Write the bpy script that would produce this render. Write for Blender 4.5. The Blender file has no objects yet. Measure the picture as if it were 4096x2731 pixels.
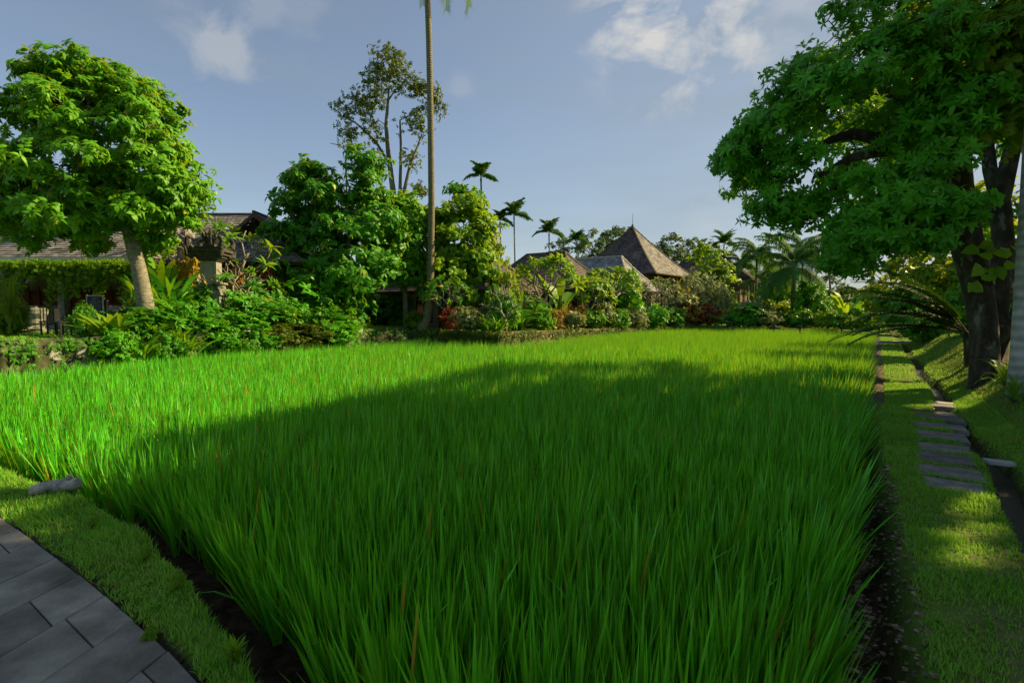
import bpy, math, random
import numpy as np
from math import radians as R, sin, cos, tan, pi
from mathutils import Vector

# ------------------------------------------------------------------ camera
F = 512.0; PITCH = math.atan(30/512); EYE = 1.7
sc = bpy.context.scene
cam = bpy.data.objects.new('camera', bpy.data.cameras.new('camera'))
bpy.context.scene.collection.objects.link(cam)
cam.data.sensor_width = 36; cam.data.lens = 18
cam.data.clip_start = .05; cam.data.clip_end = 3000
cam.location = (0, 0, EYE); cam.rotation_euler = (pi/2 - PITCH, 0, 0)
sc.camera = cam

# ------------------------------------------------------------------ light
SUN_AZ, SUN_EL = R(74), R(34)          # azimuth from +Y towards +X
SUN = np.array([sin(SUN_AZ)*cos(SUN_EL), cos(SUN_AZ)*cos(SUN_EL), sin(SUN_EL)])
sc.view_settings.view_transform = 'Standard'; sc.view_settings.look = 'None'
sc.view_settings.exposure = 1.15; sc.view_settings.gamma = 1.0
sc.view_settings.use_curve_mapping = False
world = bpy.data.worlds.new('World'); sc.world = world; world.use_nodes = True
nt = world.node_tree; nt.nodes.clear()
out = nt.nodes.new('ShaderNodeOutputWorld'); bg = nt.nodes.new('ShaderNodeBackground')
sky = nt.nodes.new('ShaderNodeTexSky'); sky.sky_type = 'NISHITA'; sky.sun_disc = False
sky.sun_elevation = SUN_EL; sky.sun_rotation = SUN_AZ
sky.air_density = 1.0; sky.dust_density = 1.0; sky.ozone_density = 1.0
bg.inputs['Strength'].default_value = 0.064
def unproj_dir(u, v):
    a = (u-512)/F; b = (341-v)/F
    d = np.array([a, cos(PITCH)+b*sin(PITCH), -sin(PITCH)+b*cos(PITCH)])
    return d/np.linalg.norm(d)
def wn(t, **k):
    n = nt.nodes.new(t)
    for a, b in k.items(): setattr(n, a, b)
    return n
def math_(op, a, b=None, clamp=False):
    n = wn('ShaderNodeMath', operation=op, use_clamp=clamp)
    for i, x in enumerate((a, b)):
        if x is None: continue
        if isinstance(x, (int, float)): n.inputs[i].default_value = x
        else: nt.links.new(x, n.inputs[i])
    return n.outputs[0]
tc = wn('ShaderNodeTexCoord')
nz = wn('ShaderNodeTexNoise'); nz.inputs['Scale'].default_value = 9; nz.inputs['Detail'].default_value = 9
nz.inputs['Roughness'].default_value = .6; nz.inputs['Distortion'].default_value = .35
mp = wn('ShaderNodeMapping'); mp.inputs['Scale'].default_value = (1, 1, 1.6)
nt.links.new(tc.outputs['Generated'], mp.inputs[0]); nt.links.new(mp.outputs[0], nz.inputs['Vector'])
nzc = math_('SUBTRACT', nz.outputs[0], .5)
clouds = [(668, 18, .10, 1.0), (715, 8, .11, 1.0), (635, 8, .075, .9), (684, 50, .06, .9), (738, 42, .06, .7), (700, 35, .08, .9), (222, 44, .055, .40), (236, 60, .035, .35),
          (190, 28, .05, .15), (461, 88, .022, .16), (605, 72, .03, .22), (598, 46, .028, .18), (715, 218, .05, .14), (300, 5, .06, .12), (262, 0, .05, .2), (790, 5, .08, .30)]
tot = None
for (u, v, r, w) in clouds:
    c = unproj_dir(u, v)
    d = wn('ShaderNodeVectorMath', operation='DISTANCE')
    nt.links.new(tc.outputs['Generated'], d.inputs[0]); d.inputs[1].default_value = tuple(c)
    q = math_('SUBTRACT', .85, math_('DIVIDE', d.outputs['Value'], r*1.35))
    q = math_('ADD', q, math_('MULTIPLY', nzc, 4.6))
    q = math_('MULTIPLY', q, 1.3, True)
    q = math_('MULTIPLY', q, math_('SUBTRACT', 1.35, math_('DIVIDE', d.outputs['Value'], r*1.25), True))
    q = math_('MULTIPLY', q, w)
    tot = q if tot is None else math_('MAXIMUM', tot, q)
nz2 = wn('ShaderNodeTexNoise'); nz2.inputs['Scale'].default_value = 2.2; nz2.inputs['Detail'].default_value = 5
mp2 = wn('ShaderNodeMapping'); mp2.inputs['Scale'].default_value = (1, 1, 5)
nt.links.new(tc.outputs['Generated'], mp2.inputs[0]); nt.links.new(mp2.outputs[0], nz2.inputs['Vector'])
veil = math_('MULTIPLY', math_('SUBTRACT', nz2.outputs[0], .42, True), .75)
sepv = wn('ShaderNodeSeparateXYZ'); nt.links.new(tc.outputs['Generated'], sepv.inputs[0])
veil = math_('ADD', math_('ADD', veil, .10), math_('MULTIPLY', math_('ADD', math_('MULTIPLY', sepv.outputs[0], .75), .14, True), 1.0))   # thin high veil on the sun's side
mix1 = wn('ShaderNodeMixRGB'); nt.links.new(veil, mix1.inputs[0])
hs = wn('ShaderNodeHueSaturation'); hs.inputs['Saturation'].default_value = .92
nt.links.new(sky.outputs[0], hs.inputs['Color']); nt.links.new(hs.outputs[0], mix1.inputs[1])
mix1.inputs[2].default_value = (2.1, 2.5, 2.78, 1)
mix2 = wn('ShaderNodeMixRGB'); nt.links.new(tot, mix2.inputs[0]); nt.links.new(mix1.outputs[0], mix2.inputs[1])
mix2.inputs[2].default_value = (4.6, 4.6, 4.5, 1)
nt.links.new(mix2.outputs[0], bg.inputs['Color']); nt.links.new(bg.outputs[0], out.inputs[0])
sl = bpy.data.lights.new('sun', 'SUN'); sl.energy = 4.6; sl.angle = R(.55); sl.color = (1, .76, .38)
so = bpy.data.objects.new('sun', sl); sc.collection.objects.link(so)
so.rotation_euler = Vector(tuple(-SUN)).to_track_quat('-Z', 'Y').to_euler()
sc.cycles.use_denoising = True
sc.cycles.max_bounces = 7; sc.cycles.diffuse_bounces = 4; sc.cycles.transmission_bounces = 5
sc.cycles.sample_clamp_indirect = 6

# ------------------------------------------------------------------ helpers
rng = np.random.default_rng(7); random.seed(7)
C = sc.collection
def P(u, v, z=0.0):
    d = unproj_dir(u, v); t = (z-EYE)/d[2]; return np.array([d[0]*t, d[1]*t, z])
def Q(u, v, Y):
    d = unproj_dir(u, v); t = Y/d[1]; return np.array([d[0]*t, Y, EYE+d[2]*t])

class MB:
    def __init__(s): s.V=[]; s.F={3:[],4:[]}; s.M={3:[],4:[]}; s.A=[]; s.n=0
    def add(s, v, f, rnd=.5, mat=0):
        v = np.asarray(v, float).reshape(-1,3); f = np.asarray(f, int)
        if len(v)==0: return
        if np.isscalar(rnd): rnd = np.full(len(v), float(rnd))
        s.V.append(v); s.A.append(rnd)
        if not isinstance(f, list): f=[f]
        for g in f:
            k = g.shape[1]; s.F[k].append(g+s.n); s.M[k].append(np.full(len(g), mat))
        s.n += len(v)
    def add2(s, v, fs, rnd=.5, mat=0):
        v = np.asarray(v, float).reshape(-1,3)
        if np.isscalar(rnd): rnd = np.full(len(v), float(rnd))
        s.V.append(v); s.A.append(rnd)
        for g in fs:
            g = np.asarray(g, int)
            if len(g)==0: continue
            k = g.shape[1]; s.F[k].append(g+s.n); s.M[k].append(np.full(len(g), mat))
        s.n += len(v)
    def box(s, x0,x1,y0,y1,z0,z1, rot=0, o=(0,0,0), rnd=.5, mat=0, taper=0):
        t = taper
        v = np.array([[x0,y0,z0],[x1,y0,z0],[x1,y1,z0],[x0,y1,z0],[x0+t,y0+t,z1],[x1-t,y0+t,z1],[x1-t,y1-t,z1],[x0+t,y1-t,z1]], float)
        c_, s_ = cos(rot), sin(rot)
        v = np.stack([v[:,0]*c_-v[:,1]*s_, v[:,0]*s_+v[:,1]*c_, v[:,2]],1)+np.array(o)
        s.add(v, np.array([[0,3,2,1],[4,5,6,7],[0,1,5,4],[1,2,6,5],[2,3,7,6],[3,0,4,7]]), rnd, mat)
    def tube(s, pts, rad, sides=7, rnd=.5, mat=0, cap=True, jitter=0):
        pts = np.asarray(pts,float); n=len(pts); rad=np.broadcast_to(rad,(n,)).astype(float)
        tg = np.gradient(pts, axis=0); tg /= np.linalg.norm(tg,axis=1)[:,None]+1e-9
        ref = np.array([0,0,1.]) if abs(tg[0][2])<.9 else np.array([1.,0,0])
        a = np.cross(tg, ref); a /= np.linalg.norm(a,axis=1)[:,None]+1e-9
        b = np.cross(tg, a)
        th = np.arange(sides)*2*pi/sides
        r = rad[:,None]*np.ones(sides)
        if jitter: r = r*(1+jitter*rng.normal(size=(n,sides)))
        v = pts[:,None,:]+r[:,:,None]*(cos_(th)[None,:,None]*a[:,None,:]+sin_(th)[None,:,None]*b[:,None,:])
        i = np.arange(n-1)[:,None]*sides; j=np.arange(sides)[None,:]; k=(j+1)%sides
        f = np.stack([i+j, i+k, i+sides+k, i+sides+j],-1).reshape(-1,4)
        vv = v.reshape(-1,3)
        if cap:
            vv = np.vstack([vv, pts[0], pts[-1]]); m=len(vv)
            jj=np.arange(sides); kk=(jj+1)%sides
            t1=np.stack([kk,jj,np.full(sides,m-2)],-1); t2=np.stack([(n-1)*sides+jj,(n-1)*sides+kk,np.full(sides,m-1)],-1)
            s.add2(vv,[f,np.vstack([t1,t2])],rnd,mat)
        else: s.add(vv,f,rnd,mat)
    def mesh(s, name, mats, smooth=False):
        me = bpy.data.meshes.new(name)
        V = np.vstack(s.V); A=np.concatenate(s.A)
        fs=[]; ls=[]; ms=[]
        for k in (3,4):
            if s.F[k]:
                f=np.vstack(s.F[k]); fs.append(f.reshape(-1)); ls.append(np.full(len(f),k)); ms.append(np.concatenate(s.M[k]))
        L=np.concatenate(fs); T=np.concatenate(ls); MI=np.concatenate(ms)
        me.vertices.add(len(V)); me.vertices.foreach_set('co', V.astype(np.float32).ravel())
        me.loops.add(len(L)); me.loops.foreach_set('vertex_index', L.astype(np.int32))
        me.polygons.add(len(T)); st=np.concatenate([[0],np.cumsum(T)[:-1]])
        me.polygons.foreach_set('loop_start', st.astype(np.int32)); 
        me.polygons.foreach_set('material_index', MI.astype(np.int32))
        me.polygons.foreach_set('use_smooth', np.full(len(T), smooth))
        at = me.attributes.new('rnd','FLOAT','POINT'); at.data.foreach_set('value', A.astype(np.float32))
        if not isinstance(mats,(list,tuple)): mats=[mats]
        for m in mats: me.materials.append(m)
        me.update(calc_edges=True); me.validate()
        return me
    def build(s, name, mats, parent=None, smooth=False, **k):
        o = bpy.data.objects.new(name, s.mesh(name, mats, smooth)); C.objects.link(o)
        if parent is not None: o.parent = parent
        if k: tag(o, **k)
        return o
cos_, sin_ = np.cos, np.sin
def tag(o, label=None, cat=None, group=None, kind=None):
    if label: o['label']=label
    if cat: o['category']=cat
    if group: o['group']=group
    if kind: o['kind']=kind
    return o
def empty(name, loc=(0,0,0), rz=0, **k):
    o = bpy.data.objects.new(name, None); C.objects.link(o); o.empty_display_size=.2
    o.location = tuple(float(x) for x in loc); o.rotation_euler=(0,0,rz); tag(o, **k); return o
def copy_tree(o, parent=None):
    c=o.copy(); C.objects.link(c)
    if parent is not None: c.parent=parent
    for ch in list(o.children): copy_tree(ch, c)
    return c

# ------------------------------------------------------------------ materials
def newmat(name):
    m=bpy.data.materials.new(name); m.use_nodes=True; n=m.node_tree.nodes; n.clear(); return m, n, m.node_tree.links
def leafmat(name, c0, c1, tr, rough=.42, trans=.38, odd=None, oddp=.97, spec=.22):
    m,n,l=newmat(name)
    o=n.new('ShaderNodeOutputMaterial'); at=n.new('ShaderNodeAttribute'); at.attribute_name='rnd'
    ra=n.new('ShaderNodeValToRGB'); e=ra.color_ramp.elements
    e[0].color=(*c0,1); e[1].color=(*c1,1); e[1].position=oddp-.02
    if odd: x=e.new(oddp); x.color=(*odd,1)
    l.new(at.outputs['Fac'], ra.inputs[0])
    p=n.new('ShaderNodeBsdfPrincipled'); p.inputs['Roughness'].default_value=rough
    p.inputs['Specular IOR Level'].default_value=spec
    l.new(ra.outputs[0], p.inputs['Base Color'])
    t=n.new('ShaderNodeBsdfTranslucent'); mx=n.new('ShaderNodeMixRGB'); mx.blend_type='MIX'; mx.inputs[0].default_value=.72
    l.new(ra.outputs[0], mx.inputs[1]); mx.inputs[2].default_value=(*tr,1); l.new(mx.outputs[0], t.inputs[0])
    s=n.new('ShaderNodeMixShader'); s.inputs[0].default_value=trans
    l.new(p.outputs[0], s.inputs[1]); l.new(t.outputs[0], s.inputs[2]); l.new(s.outputs[0], o.inputs[0])
    return m
def noisemat(name, cols, scale=4, rough=.85, bump=.3, bscale=None, stretch=(1,1,1), detail=8, rnd=0, spec=.3, pos=None, spots=None):
    m,n,l=newmat(name)
    o=n.new('ShaderNodeOutputMaterial'); p=n.new('ShaderNodeBsdfPrincipled')
    tc=n.new('ShaderNodeTexCoord'); mp=n.new('ShaderNodeMapping'); mp.inputs['Scale'].default_value=stretch
    l.new(tc.outputs['Object'], mp.inputs[0])
    nz=n.new('ShaderNodeTexNoise'); nz.inputs['Scale'].default_value=scale; nz.inputs['Detail'].default_value=detail; nz.inputs['Roughness'].default_value=.62
    l.new(mp.outputs[0], nz.inputs[0])
    ra=n.new('ShaderNodeValToRGB'); e=ra.color_ramp.elements
    k=len(cols); pos=pos or [.32+.36*i/(k-1) for i in range(k)]
    e[0].color=(*cols[0],1); e[0].position=pos[0]; e[1].color=(*cols[-1],1); e[1].position=pos[-1]
    for i in range(1,k-1): x=e.new(pos[i]); x.color=(*cols[i],1)
    l.new(nz.outputs[0], ra.inputs[0]); col=ra.outputs[0]
    if rnd:
        at=n.new('ShaderNodeAttribute'); at.attribute_name='rnd'
        mr=n.new('ShaderNodeMapRange'); mr.inputs['To Min'].default_value=1-rnd; mr.inputs['To Max'].default_value=1+rnd
        l.new(at.outputs['Fac'], mr.inputs[0])
        mx=n.new('ShaderNodeVectorMath'); mx.operation='SCALE'; l.new(col, mx.inputs[0]); l.new(mr.outputs[0], mx.inputs['Scale']); col=mx.outputs[0]
    if spots:
        n3=n.new('ShaderNodeTexNoise'); n3.inputs['Scale'].default_value=spots[1]; n3.inputs['Detail'].default_value=6
        l.new(mp.outputs[0], n3.inputs[0])
        r3=n.new('ShaderNodeValToRGB'); r3.color_ramp.elements[0].position=spots[2]; r3.color_ramp.elements[1].position=spots[2]+.08
        l.new(n3.outputs[0], r3.inputs[0]); m3=n.new('ShaderNodeMixRGB'); l.new(r3.outputs[0], m3.inputs[0]); l.new(col, m3.inputs[1]); m3.inputs[2].default_value=(*spots[0],1); col=m3.outputs[0]
    l.new(col, p.inputs['Base Color']); p.inputs['Roughness'].default_value=rough; p.inputs['Specular IOR Level'].default_value=spec
    if bump:
        n2=n.new('ShaderNodeTexNoise'); n2.inputs['Scale'].default_value=bscale or scale*4; n2.inputs['Detail'].default_value=8
        l.new(mp.outputs[0], n2.inputs[0]); b=n.new('ShaderNodeBump'); b.inputs['Strength'].default_value=bump; b.inputs['Distance'].default_value=.03
        l.new(n2.outputs[0], b.inputs['Height']); l.new(b.outputs[0], p.inputs['Normal'])
    l.new(p.outputs[0], o.inputs[0]); return m

M={}
M['rice']=leafmat('rice_leaf',(.004,.17,.010),(.120,.68,.018),(.52,.66,.008),rough=.42,trans=.24,odd=(.50,.26,.03),oddp=.992,spec=.50)
M['grass']=leafmat('grass_blade',(.09,.34,.020),(.25,.52,.05),(.34,.55,.04),rough=.6,trans=.35,odd=(.32,.28,.10),oddp=.93,spec=.2)
M['grassdry']=leafmat('grass_worn',(.10,.24,.03),(.22,.36,.06),(.25,.32,.04),rough=.6,trans=.3,odd=(.30,.24,.12),oddp=.86,spec=.2)
M['leafA']=leafmat('leaf_bright',(.04,.21,.010),(.16,.42,.015),(.42,.58,.01),odd=(.5,.30,.03),oddp=.985,trans=.36)
M['leafDark']=leafmat('leaf_dark',(.022,.16,.008),(.11,.42,.016),(.28,.50,.012),odd=(.09,.24,.015),oddp=.97,trans=.33)
M['leafMid']=leafmat('leaf_mid',(.026,.17,.010),(.090,.32,.018),(.28,.50,.014),odd=(.45,.38,.03),oddp=.985,trans=.36)
M['leafYel']=leafmat('leaf_yellow',(.07,.19,.01),(.19,.33,.015),(.48,.52,.012),odd=(.55,.34,.03),oddp=.95,trans=.45)
M['leafOlive']=leafmat('leaf_olive',(.035,.085,.008),(.12,.18,.015),(.22,.26,.015),trans=.3)
M['leafLime']=leafmat('leaf_lime',(.07,.22,.01),(.20,.38,.02),(.38,.52,.015),trans=.42)
M['leafGold']=leafmat('leaf_gold',(.30,.22,.015),(.48,.36,.03),(.55,.42,.03),trans=.3,odd=(.1,.2,.02),oddp=.85)
M['leafRed']=leafmat('leaf_red',(.09,.014,.012),(.22,.05,.02),(.35,.06,.03),trans=.3,odd=(.5,.22,.03),oddp=.8)
M['leafCroton']=leafmat('leaf_croton',(.05,.14,.012),(.38,.13,.02),(.45,.28,.03),trans=.3,odd=(.55,.36,.03),oddp=.75)
M['leafPale']=leafmat('leaf_pale',(.12,.19,.06),(.30,.34,.14),(.35,.4,.1),trans=.3)
M['leafFar']=leafmat('leaf_far',(.03,.085,.02),(.075,.15,.035),(.18,.27,.03),trans=.3)
M['palm']=leafmat('palm_leaf',(.030,.095,.012),(.085,.21,.02),(.24,.38,.02),rough=.55,trans=.35,spec=.2)
M['palmFar']=leafmat('palm_leaf_far',(.018,.085,.012),(.05,.16,.02),(.16,.30,.02),rough=.6,trans=.22,spec=.12)
M['palmDark']=leafmat('palm_leaf_dark',(.010,.05,.008),(.03,.10,.012),(.08,.16,.01),rough=.65,trans=.15,spec=.08)
M['palmDry']=leafmat('palm_dry',(.16,.13,.05),(.26,.2,.08),(.3,.2,.06),trans=.2)
M['barkPale']=noisemat('bark_pale',[(.11,.10,.075),(.20,.19,.15),(.30,.29,.24)],scale=5,stretch=(1,1,2.5),bump=.6,spots=((.06,.055,.04),9,.6))
M['barkDark']=noisemat('bark_dark',[(.018,.014,.010),(.045,.036,.027),(.10,.09,.075)],scale=6,stretch=(1,1,.5),bump=.9,bscale=14,spots=((.16,.16,.14),5,.60))
M['barkGrey']=noisemat('bark_grey',[(.07,.065,.05),(.13,.125,.10),(.20,.2,.17)],scale=8,stretch=(1,1,.4),bump=.6)
M['frangi']=noisemat('frangipani_bark',[(.16,.15,.12),(.28,.26,.22)],scale=12,bump=.3)
M['twig']=noisemat('twig',[(.05,.04,.028),(.10,.08,.055)],scale=12,bump=.2)
def ringbark(name,c0,c1,ring=.12,moss=None):
    m,n,l=newmat(name); o=n.new('ShaderNodeOutputMaterial'); p=n.new('ShaderNodeBsdfPrincipled')
    tc=n.new('ShaderNodeTexCoord'); nz=n.new('ShaderNodeTexNoise'); nz.inputs['Scale'].default_value=6; nz.inputs['Detail'].default_value=8
    l.new(tc.outputs['Object'],nz.inputs[0])
    w=n.new('ShaderNodeTexWave'); w.bands_direction='Z'; w.inputs['Scale'].default_value=.314/ring; w.inputs['Distortion'].default_value=1.6; w.inputs['Detail'].default_value=3; w.inputs['Detail Scale'].default_value=2
    l.new(tc.outputs['Object'],w.inputs[0])
    ra=n.new('ShaderNodeValToRGB'); ra.color_ramp.elements[0].color=(*c0,1); ra.color_ramp.elements[1].color=(*c1,1); ra.color_ramp.elements[0].position=.3; ra.color_ramp.elements[1].position=.7
    l.new(nz.outputs[0],ra.inputs[0])
    mx=n.new('ShaderNodeMixRGB'); mx.blend_type='MULTIPLY'; mx.inputs[0].default_value=.30; l.new(ra.outputs[0],mx.inputs[1]); l.new(w.outputs[0],mx.inputs[2])
    l.new(mx.outputs[0],p.inputs['Base Color']); p.inputs['Roughness'].default_value=.85
    b=n.new('ShaderNodeBump'); b.inputs['Strength'].default_value=.5; b.inputs['Distance'].default_value=.03; l.new(w.outputs[0],b.inputs['Height']); l.new(b.outputs[0],p.inputs['Normal'])
    l.new(p.outputs[0],o.inputs[0]); return m
M['coco']=ringbark('coconut_bark',(.12,.105,.06),(.22,.195,.125))
M['palmwhite']=ringbark('palm_white_bark',(.30,.31,.28),(.48,.49,.46),ring=.16)
M['tile']=noisemat('roof_tile_brown',[(.05,.042,.038),(.095,.080,.070),(.15,.13,.115)],scale=1.2,rnd=.30,bump=.3,spots=((.10,.09,.08),.7,.56))
M['tileGrey']=noisemat('roof_tile_grey',[(.10,.10,.10),(.18,.175,.17),(.29,.275,.265)],scale=1.6,rnd=.35,bump=.3,spots=((.07,.065,.06),1.1,.58))
M['tileBlue']=noisemat('roof_tile_slate',[(.11,.12,.14),(.20,.21,.23),(.33,.335,.35)],scale=1.5,rnd=.3,bump=.3)
M['tileRed']=noisemat('roof_tile_red',[(.05,.040,.040),(.085,.068,.066),(.14,.122,.118)],scale=.8,rnd=.35,bump=.3)
M['ridge']=noisemat('ridge_cap',[(.05,.045,.04),(.14,.12,.10)],scale=5,bump=.4)
M['ridgeWhite']=noisemat('ridge_cap_pale',[(.22,.21,.20),(.40,.38,.36)],scale=5,bump=.4)
M['wood']=noisemat('old_wood',[(.06,.035,.022),(.13,.08,.05)],scale=4,stretch=(6,6,1),bump=.3)
M['woodDark']=noisemat('dark_wood',[(.018,.012,.009),(.04,.028,.02)],scale=5,bump=.2)
M['plaster']=noisemat('tan_plaster',[(.22,.16,.09),(.32,.25,.15)],scale=3,bump=.2)
M['plasterGrey']=noisemat('grey_plaster',[(.20,.20,.18),(.32,.31,.28)],scale=3,bump=.2)
M['stone']=noisemat('carved_stone',[(.10,.11,.09),(.20,.21,.18),(.30,.31,.27)],scale=7,bump=.8,spots=((.05,.06,.03),3,.55))
M['stoneDark']=noisemat('dark_carved_stone',[(.025,.025,.02),(.06,.058,.05),(.11,.105,.09)],scale=8,bump=1.0)
M['gutter']=noisemat('white_gutter',[(.42,.43,.42),(.55,.56,.55)],scale=3,bump=.1,rough=.6)
M['redlac']=noisemat('red_lattice',[(.12,.03,.015),(.24,.08,.04)],scale=8,bump=.5)
M['board']=noisemat('chalk_board',[(.02,.024,.026),(.04,.045,.05)],scale=6,bump=0,rough=.6)
M['chalk']=noisemat('chalk',[(.4,.42,.45),(.6,.6,.6)],scale=40,bump=0)
M['metal']=noisemat('dark_metal',[(.015,.015,.015),(.03,.03,.03)],scale=8,bump=0,rough=.5)
M['glass']=noisemat('dark_glass',[(.01,.012,.014),(.02,.022,.025)],scale=2,bump=0,rough=.1)
M['log']=noisemat('log_bark',[(.18,.17,.14),(.38,.36,.31),(.52,.50,.45)],scale=4,stretch=(4,1,4),bump=.9,bscale=10)
M['slab']=noisemat('paving_stone',[(.085,.075,.058),(.20,.182,.148),(.33,.305,.255)],scale=1.3,rnd=.45,bump=.4,bscale=45,rough=.8,spots=((.035,.028,.02),.9,.57),pos=[.36,.5,.62])
M['joint']=noisemat('joint_soil',[(.012,.011,.009),(.03,.028,.02)],scale=20,bump=.3)
M['step']=noisemat('step_stone',[(.08,.08,.07),(.15,.148,.135),(.22,.215,.2)],scale=5,rnd=.25,bump=.4,bscale=50)
M['plank']=noisemat('pale_plank',[(.30,.30,.29),(.45,.45,.44)],scale=5,bump=.2)
M['water']=noisemat('ditch_water',[(.012,.012,.010),(.03,.028,.022)],scale=5,rough=.45,bump=.5,bscale=25,spec=.35)
M['flowerV']=leafmat('flower_violet',(.30,.26,.5),(.5,.42,.65),(.5,.4,.6))
M['flowerR']=leafmat('flower_red',(.5,.03,.03),(.65,.06,.06),(.6,.05,.05))
M['flowerW']=leafmat('flower_white',(.5,.5,.45),(.65,.65,.6),(.6,.6,.5))
M['flowerO']=leafmat('flower_orange',(.55,.22,.02),(.65,.4,.03),(.6,.3,.03))
M['flowerP']=leafmat('flower_pink',(.5,.2,.35),(.6,.3,.45),(.6,.3,.4))

# ------------------------------------------------------------------ terrain
TOP=.30
rim=[(0,367),(60,362),(120,358),(180,353),(238,348),(290,344),(342,341),(380,338.5),(415,337),(437,337.5),(470,339.5),(500,341),(540,337),(587,332),(640,328.3),(690,326.5),(760,327),(820,328.2),(872,330)]
D=np.array([.582,.813]); N=np.array([.813,-.582])
def SN(s,n): return np.array(D)*s+np.array(N)*n
poly=[P(u,v,TOP)[:2] for u,v in rim]
right=[SN(s,-.22) for s in (44,30,22,15,12)]+[SN(9,-.14),SN(6.5,-.03),SN(4.5,.06),SN(3.2,.09),SN(2.2,.10),SN(1.2,.05)]
near=[P(u,v,.03)[:2] for u,v in ((700,1100),(520,960),(400,820),(330,720),(285,655),(240,600),(200,556),(160,522),(110,497),(60,480),(10,463),(-60,438),(-150,415),(-260,395),(-420,380))]
poly=np.array(poly+right+near+[(-19,9.5),(-16,12)])
def sdist(x,y,pg=poly):
    x=np.asarray(x,float); y=np.asarray(y,float); d=np.full(x.shape,1e9); ins=np.zeros(x.shape,bool)
    m=len(pg)
    for i in range(m):
        a=pg[i]; b=pg[(i+1)%m]; ab=b-a; L=ab@ab+1e-12
        t=np.clip(((x-a[0])*ab[0]+(y-a[1])*ab[1])/L,0,1)
        d=np.minimum(d,np.hypot(x-a[0]-t*ab[0],y-a[1]-t*ab[1]))
        c=((a[1]>y)!=(b[1]>y)); xx=(b[0]-a[0])*(y-a[1])/(b[1]-a[1]+1e-12)+a[0]; ins^=c&(x<xx)
    return np.where(ins,-d,d)
def sstep(a,b,x): t=np.clip((x-a)/(b-a),0,1); return t*t*(3-2*t)
def wob(x,y,f=1.,seed=0):
    return (np.sin(x*1.7*f+seed)+np.sin(y*2.3*f+1.3*seed+x*.6*f)+np.sin((x+y)*3.1*f+seed*2.1)*.5)/2.5
# inner edge of the verge (paving outline)
pave_edge=[P(u,v,0)[:2] for u,v in ((-700,395),(-500,405),(-300,425),(-120,466),(-60,488),(0,516),(40,545),(80,574),(120,607),(160,642),(200,684),(250,740),(300,830),(330,1000))]
pave=np.array(pave_edge+[(-.3,.3),(-.2,-3.5),(-14,-3.5),(-16,4)])
CD=1.06
def terrace(x,y):
    a=x/np.maximum(y,1)
    t=.92-.25*sstep(-.5,-.05,a)-.33*sstep(-.02,.3,a)-.14*sstep(.35,.62,a)
    return t
def bank(x,y):
    s=x*D[0]+y*D[1]; n=x*N[0]+y*N[1]
    z=.74*sstep(CD+.18,CD+1.45,n)+.3*sstep(CD+1.4,CD+6,n)
    z=z*(.85+.15*sstep(4,9,s))*(1-.4*sstep(30,45,s))+.03*wob(x,y,1.2,3)*sstep(CD+.3,CD+1,n)
    return z
def ground(x,y,sd=None):
    x=np.asarray(x,float); y=np.asarray(y,float)
    if sd is None: sd=sdist(x,y)
    s=x*D[0]+y*D[1]; n=x*N[0]+y*N[1]
    nw=n-.10*wob(s,s*.4,.55,1)
    # right hand strip
    zr=.015*wob(x,y,2,5)
    dip=np.exp(-((nw-CD)/.12)**4)
    zr=zr-.22*dip+bank(x,y)
    zr=np.where(s<12,zr,zr)
    # terrace side (left and behind the field)
    zt=terrace(x,y)+.02*wob(x,y,.5,9)
    wt=sstep(-1.2,-2.2,n)*sstep(6.5,8.2,y-.1*x+0*x)
    far=sstep(38,42,s)*sstep(-9,-3,n)*(1-wt)
    z=zr*(1-wt)+zt*wt
    # left verge, between paddy and paving
    left=(n<-.4)&(y<8.2)
    sp=sdist(x,y,pave)
    zl=np.where(sp<0,-.05,.0+.05*sstep(0,.25,sp)-.03*sstep(.3,.9,sp)+.02*wob(x,y,4,2))
    zl=zl+0*x
    z=np.where(n<.05,np.where(wt>0,z*wt+zl*(1-wt),zl),z)
    z=np.where((y<1.5)&(n>=.05),z,z)
    edge=np.where(wt>.5,sstep(.18,.30,sd),sstep(-.02,.20,sd+.03*wob(x,y,6,4)))
    return -.42*(1-edge)+z*edge
def lines(lo,hi,n,c=0,k=3.2):
    t=np.linspace(-1,1,n); q=np.sinh(k*t)/np.sinh(k); return np.where(q<0,c+q*(c-lo),c+q*(hi-c))
gx=lines(-40,62,560,c=0,k=3.0); gy=lines(-30,95,560,c=3,k=3.0)
gx=np.concatenate([[-900,-400,-150,-70],gx,[90,160,400,900]]); gy=np.concatenate([[-300,-90],gy,[130,200,400,900]])
X,Y=np.meshgrid(gx,gy); SD=sdist(X,Y); Z=ground(X,Y,SD)
sg=X*D[0]+Y*D[1]; ng=X*N[0]+Y*N[1]; SP=sdist(X,Y,pave)
soil=np.maximum(1-sstep(.02,.16,SD),np.exp(-((ng-.10*wob(sg,sg*.4,.55,1)-CD)/.145)**4)*(Y>1))
soil=np.maximum(soil,(SP<.05)*1.)
mulch=((ng>-.2)&(ng<.16+.05*wob(X,Y,5))&(sg>11.5)&(sg<40))*1.0
soil=np.maximum(soil,.0)
worn=np.exp(-((ng-.68)/.32)**2)*sstep(-.1,.5,wob(X,Y,3,8)+.5)*.7
nyx=X.shape
v=np.stack([X,Y,Z],-1).reshape(-1,3); i=np.arange(nyx[0]-1)[:,None]*nyx[1]; j=np.arange(nyx[1]-1)[None,:]
f=np.stack([i+j,i+j+1,i+nyx[1]+j+1,i+nyx[1]+j],-1).reshape(-1,4)
mb=MB(); mb.add(v,f)
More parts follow.
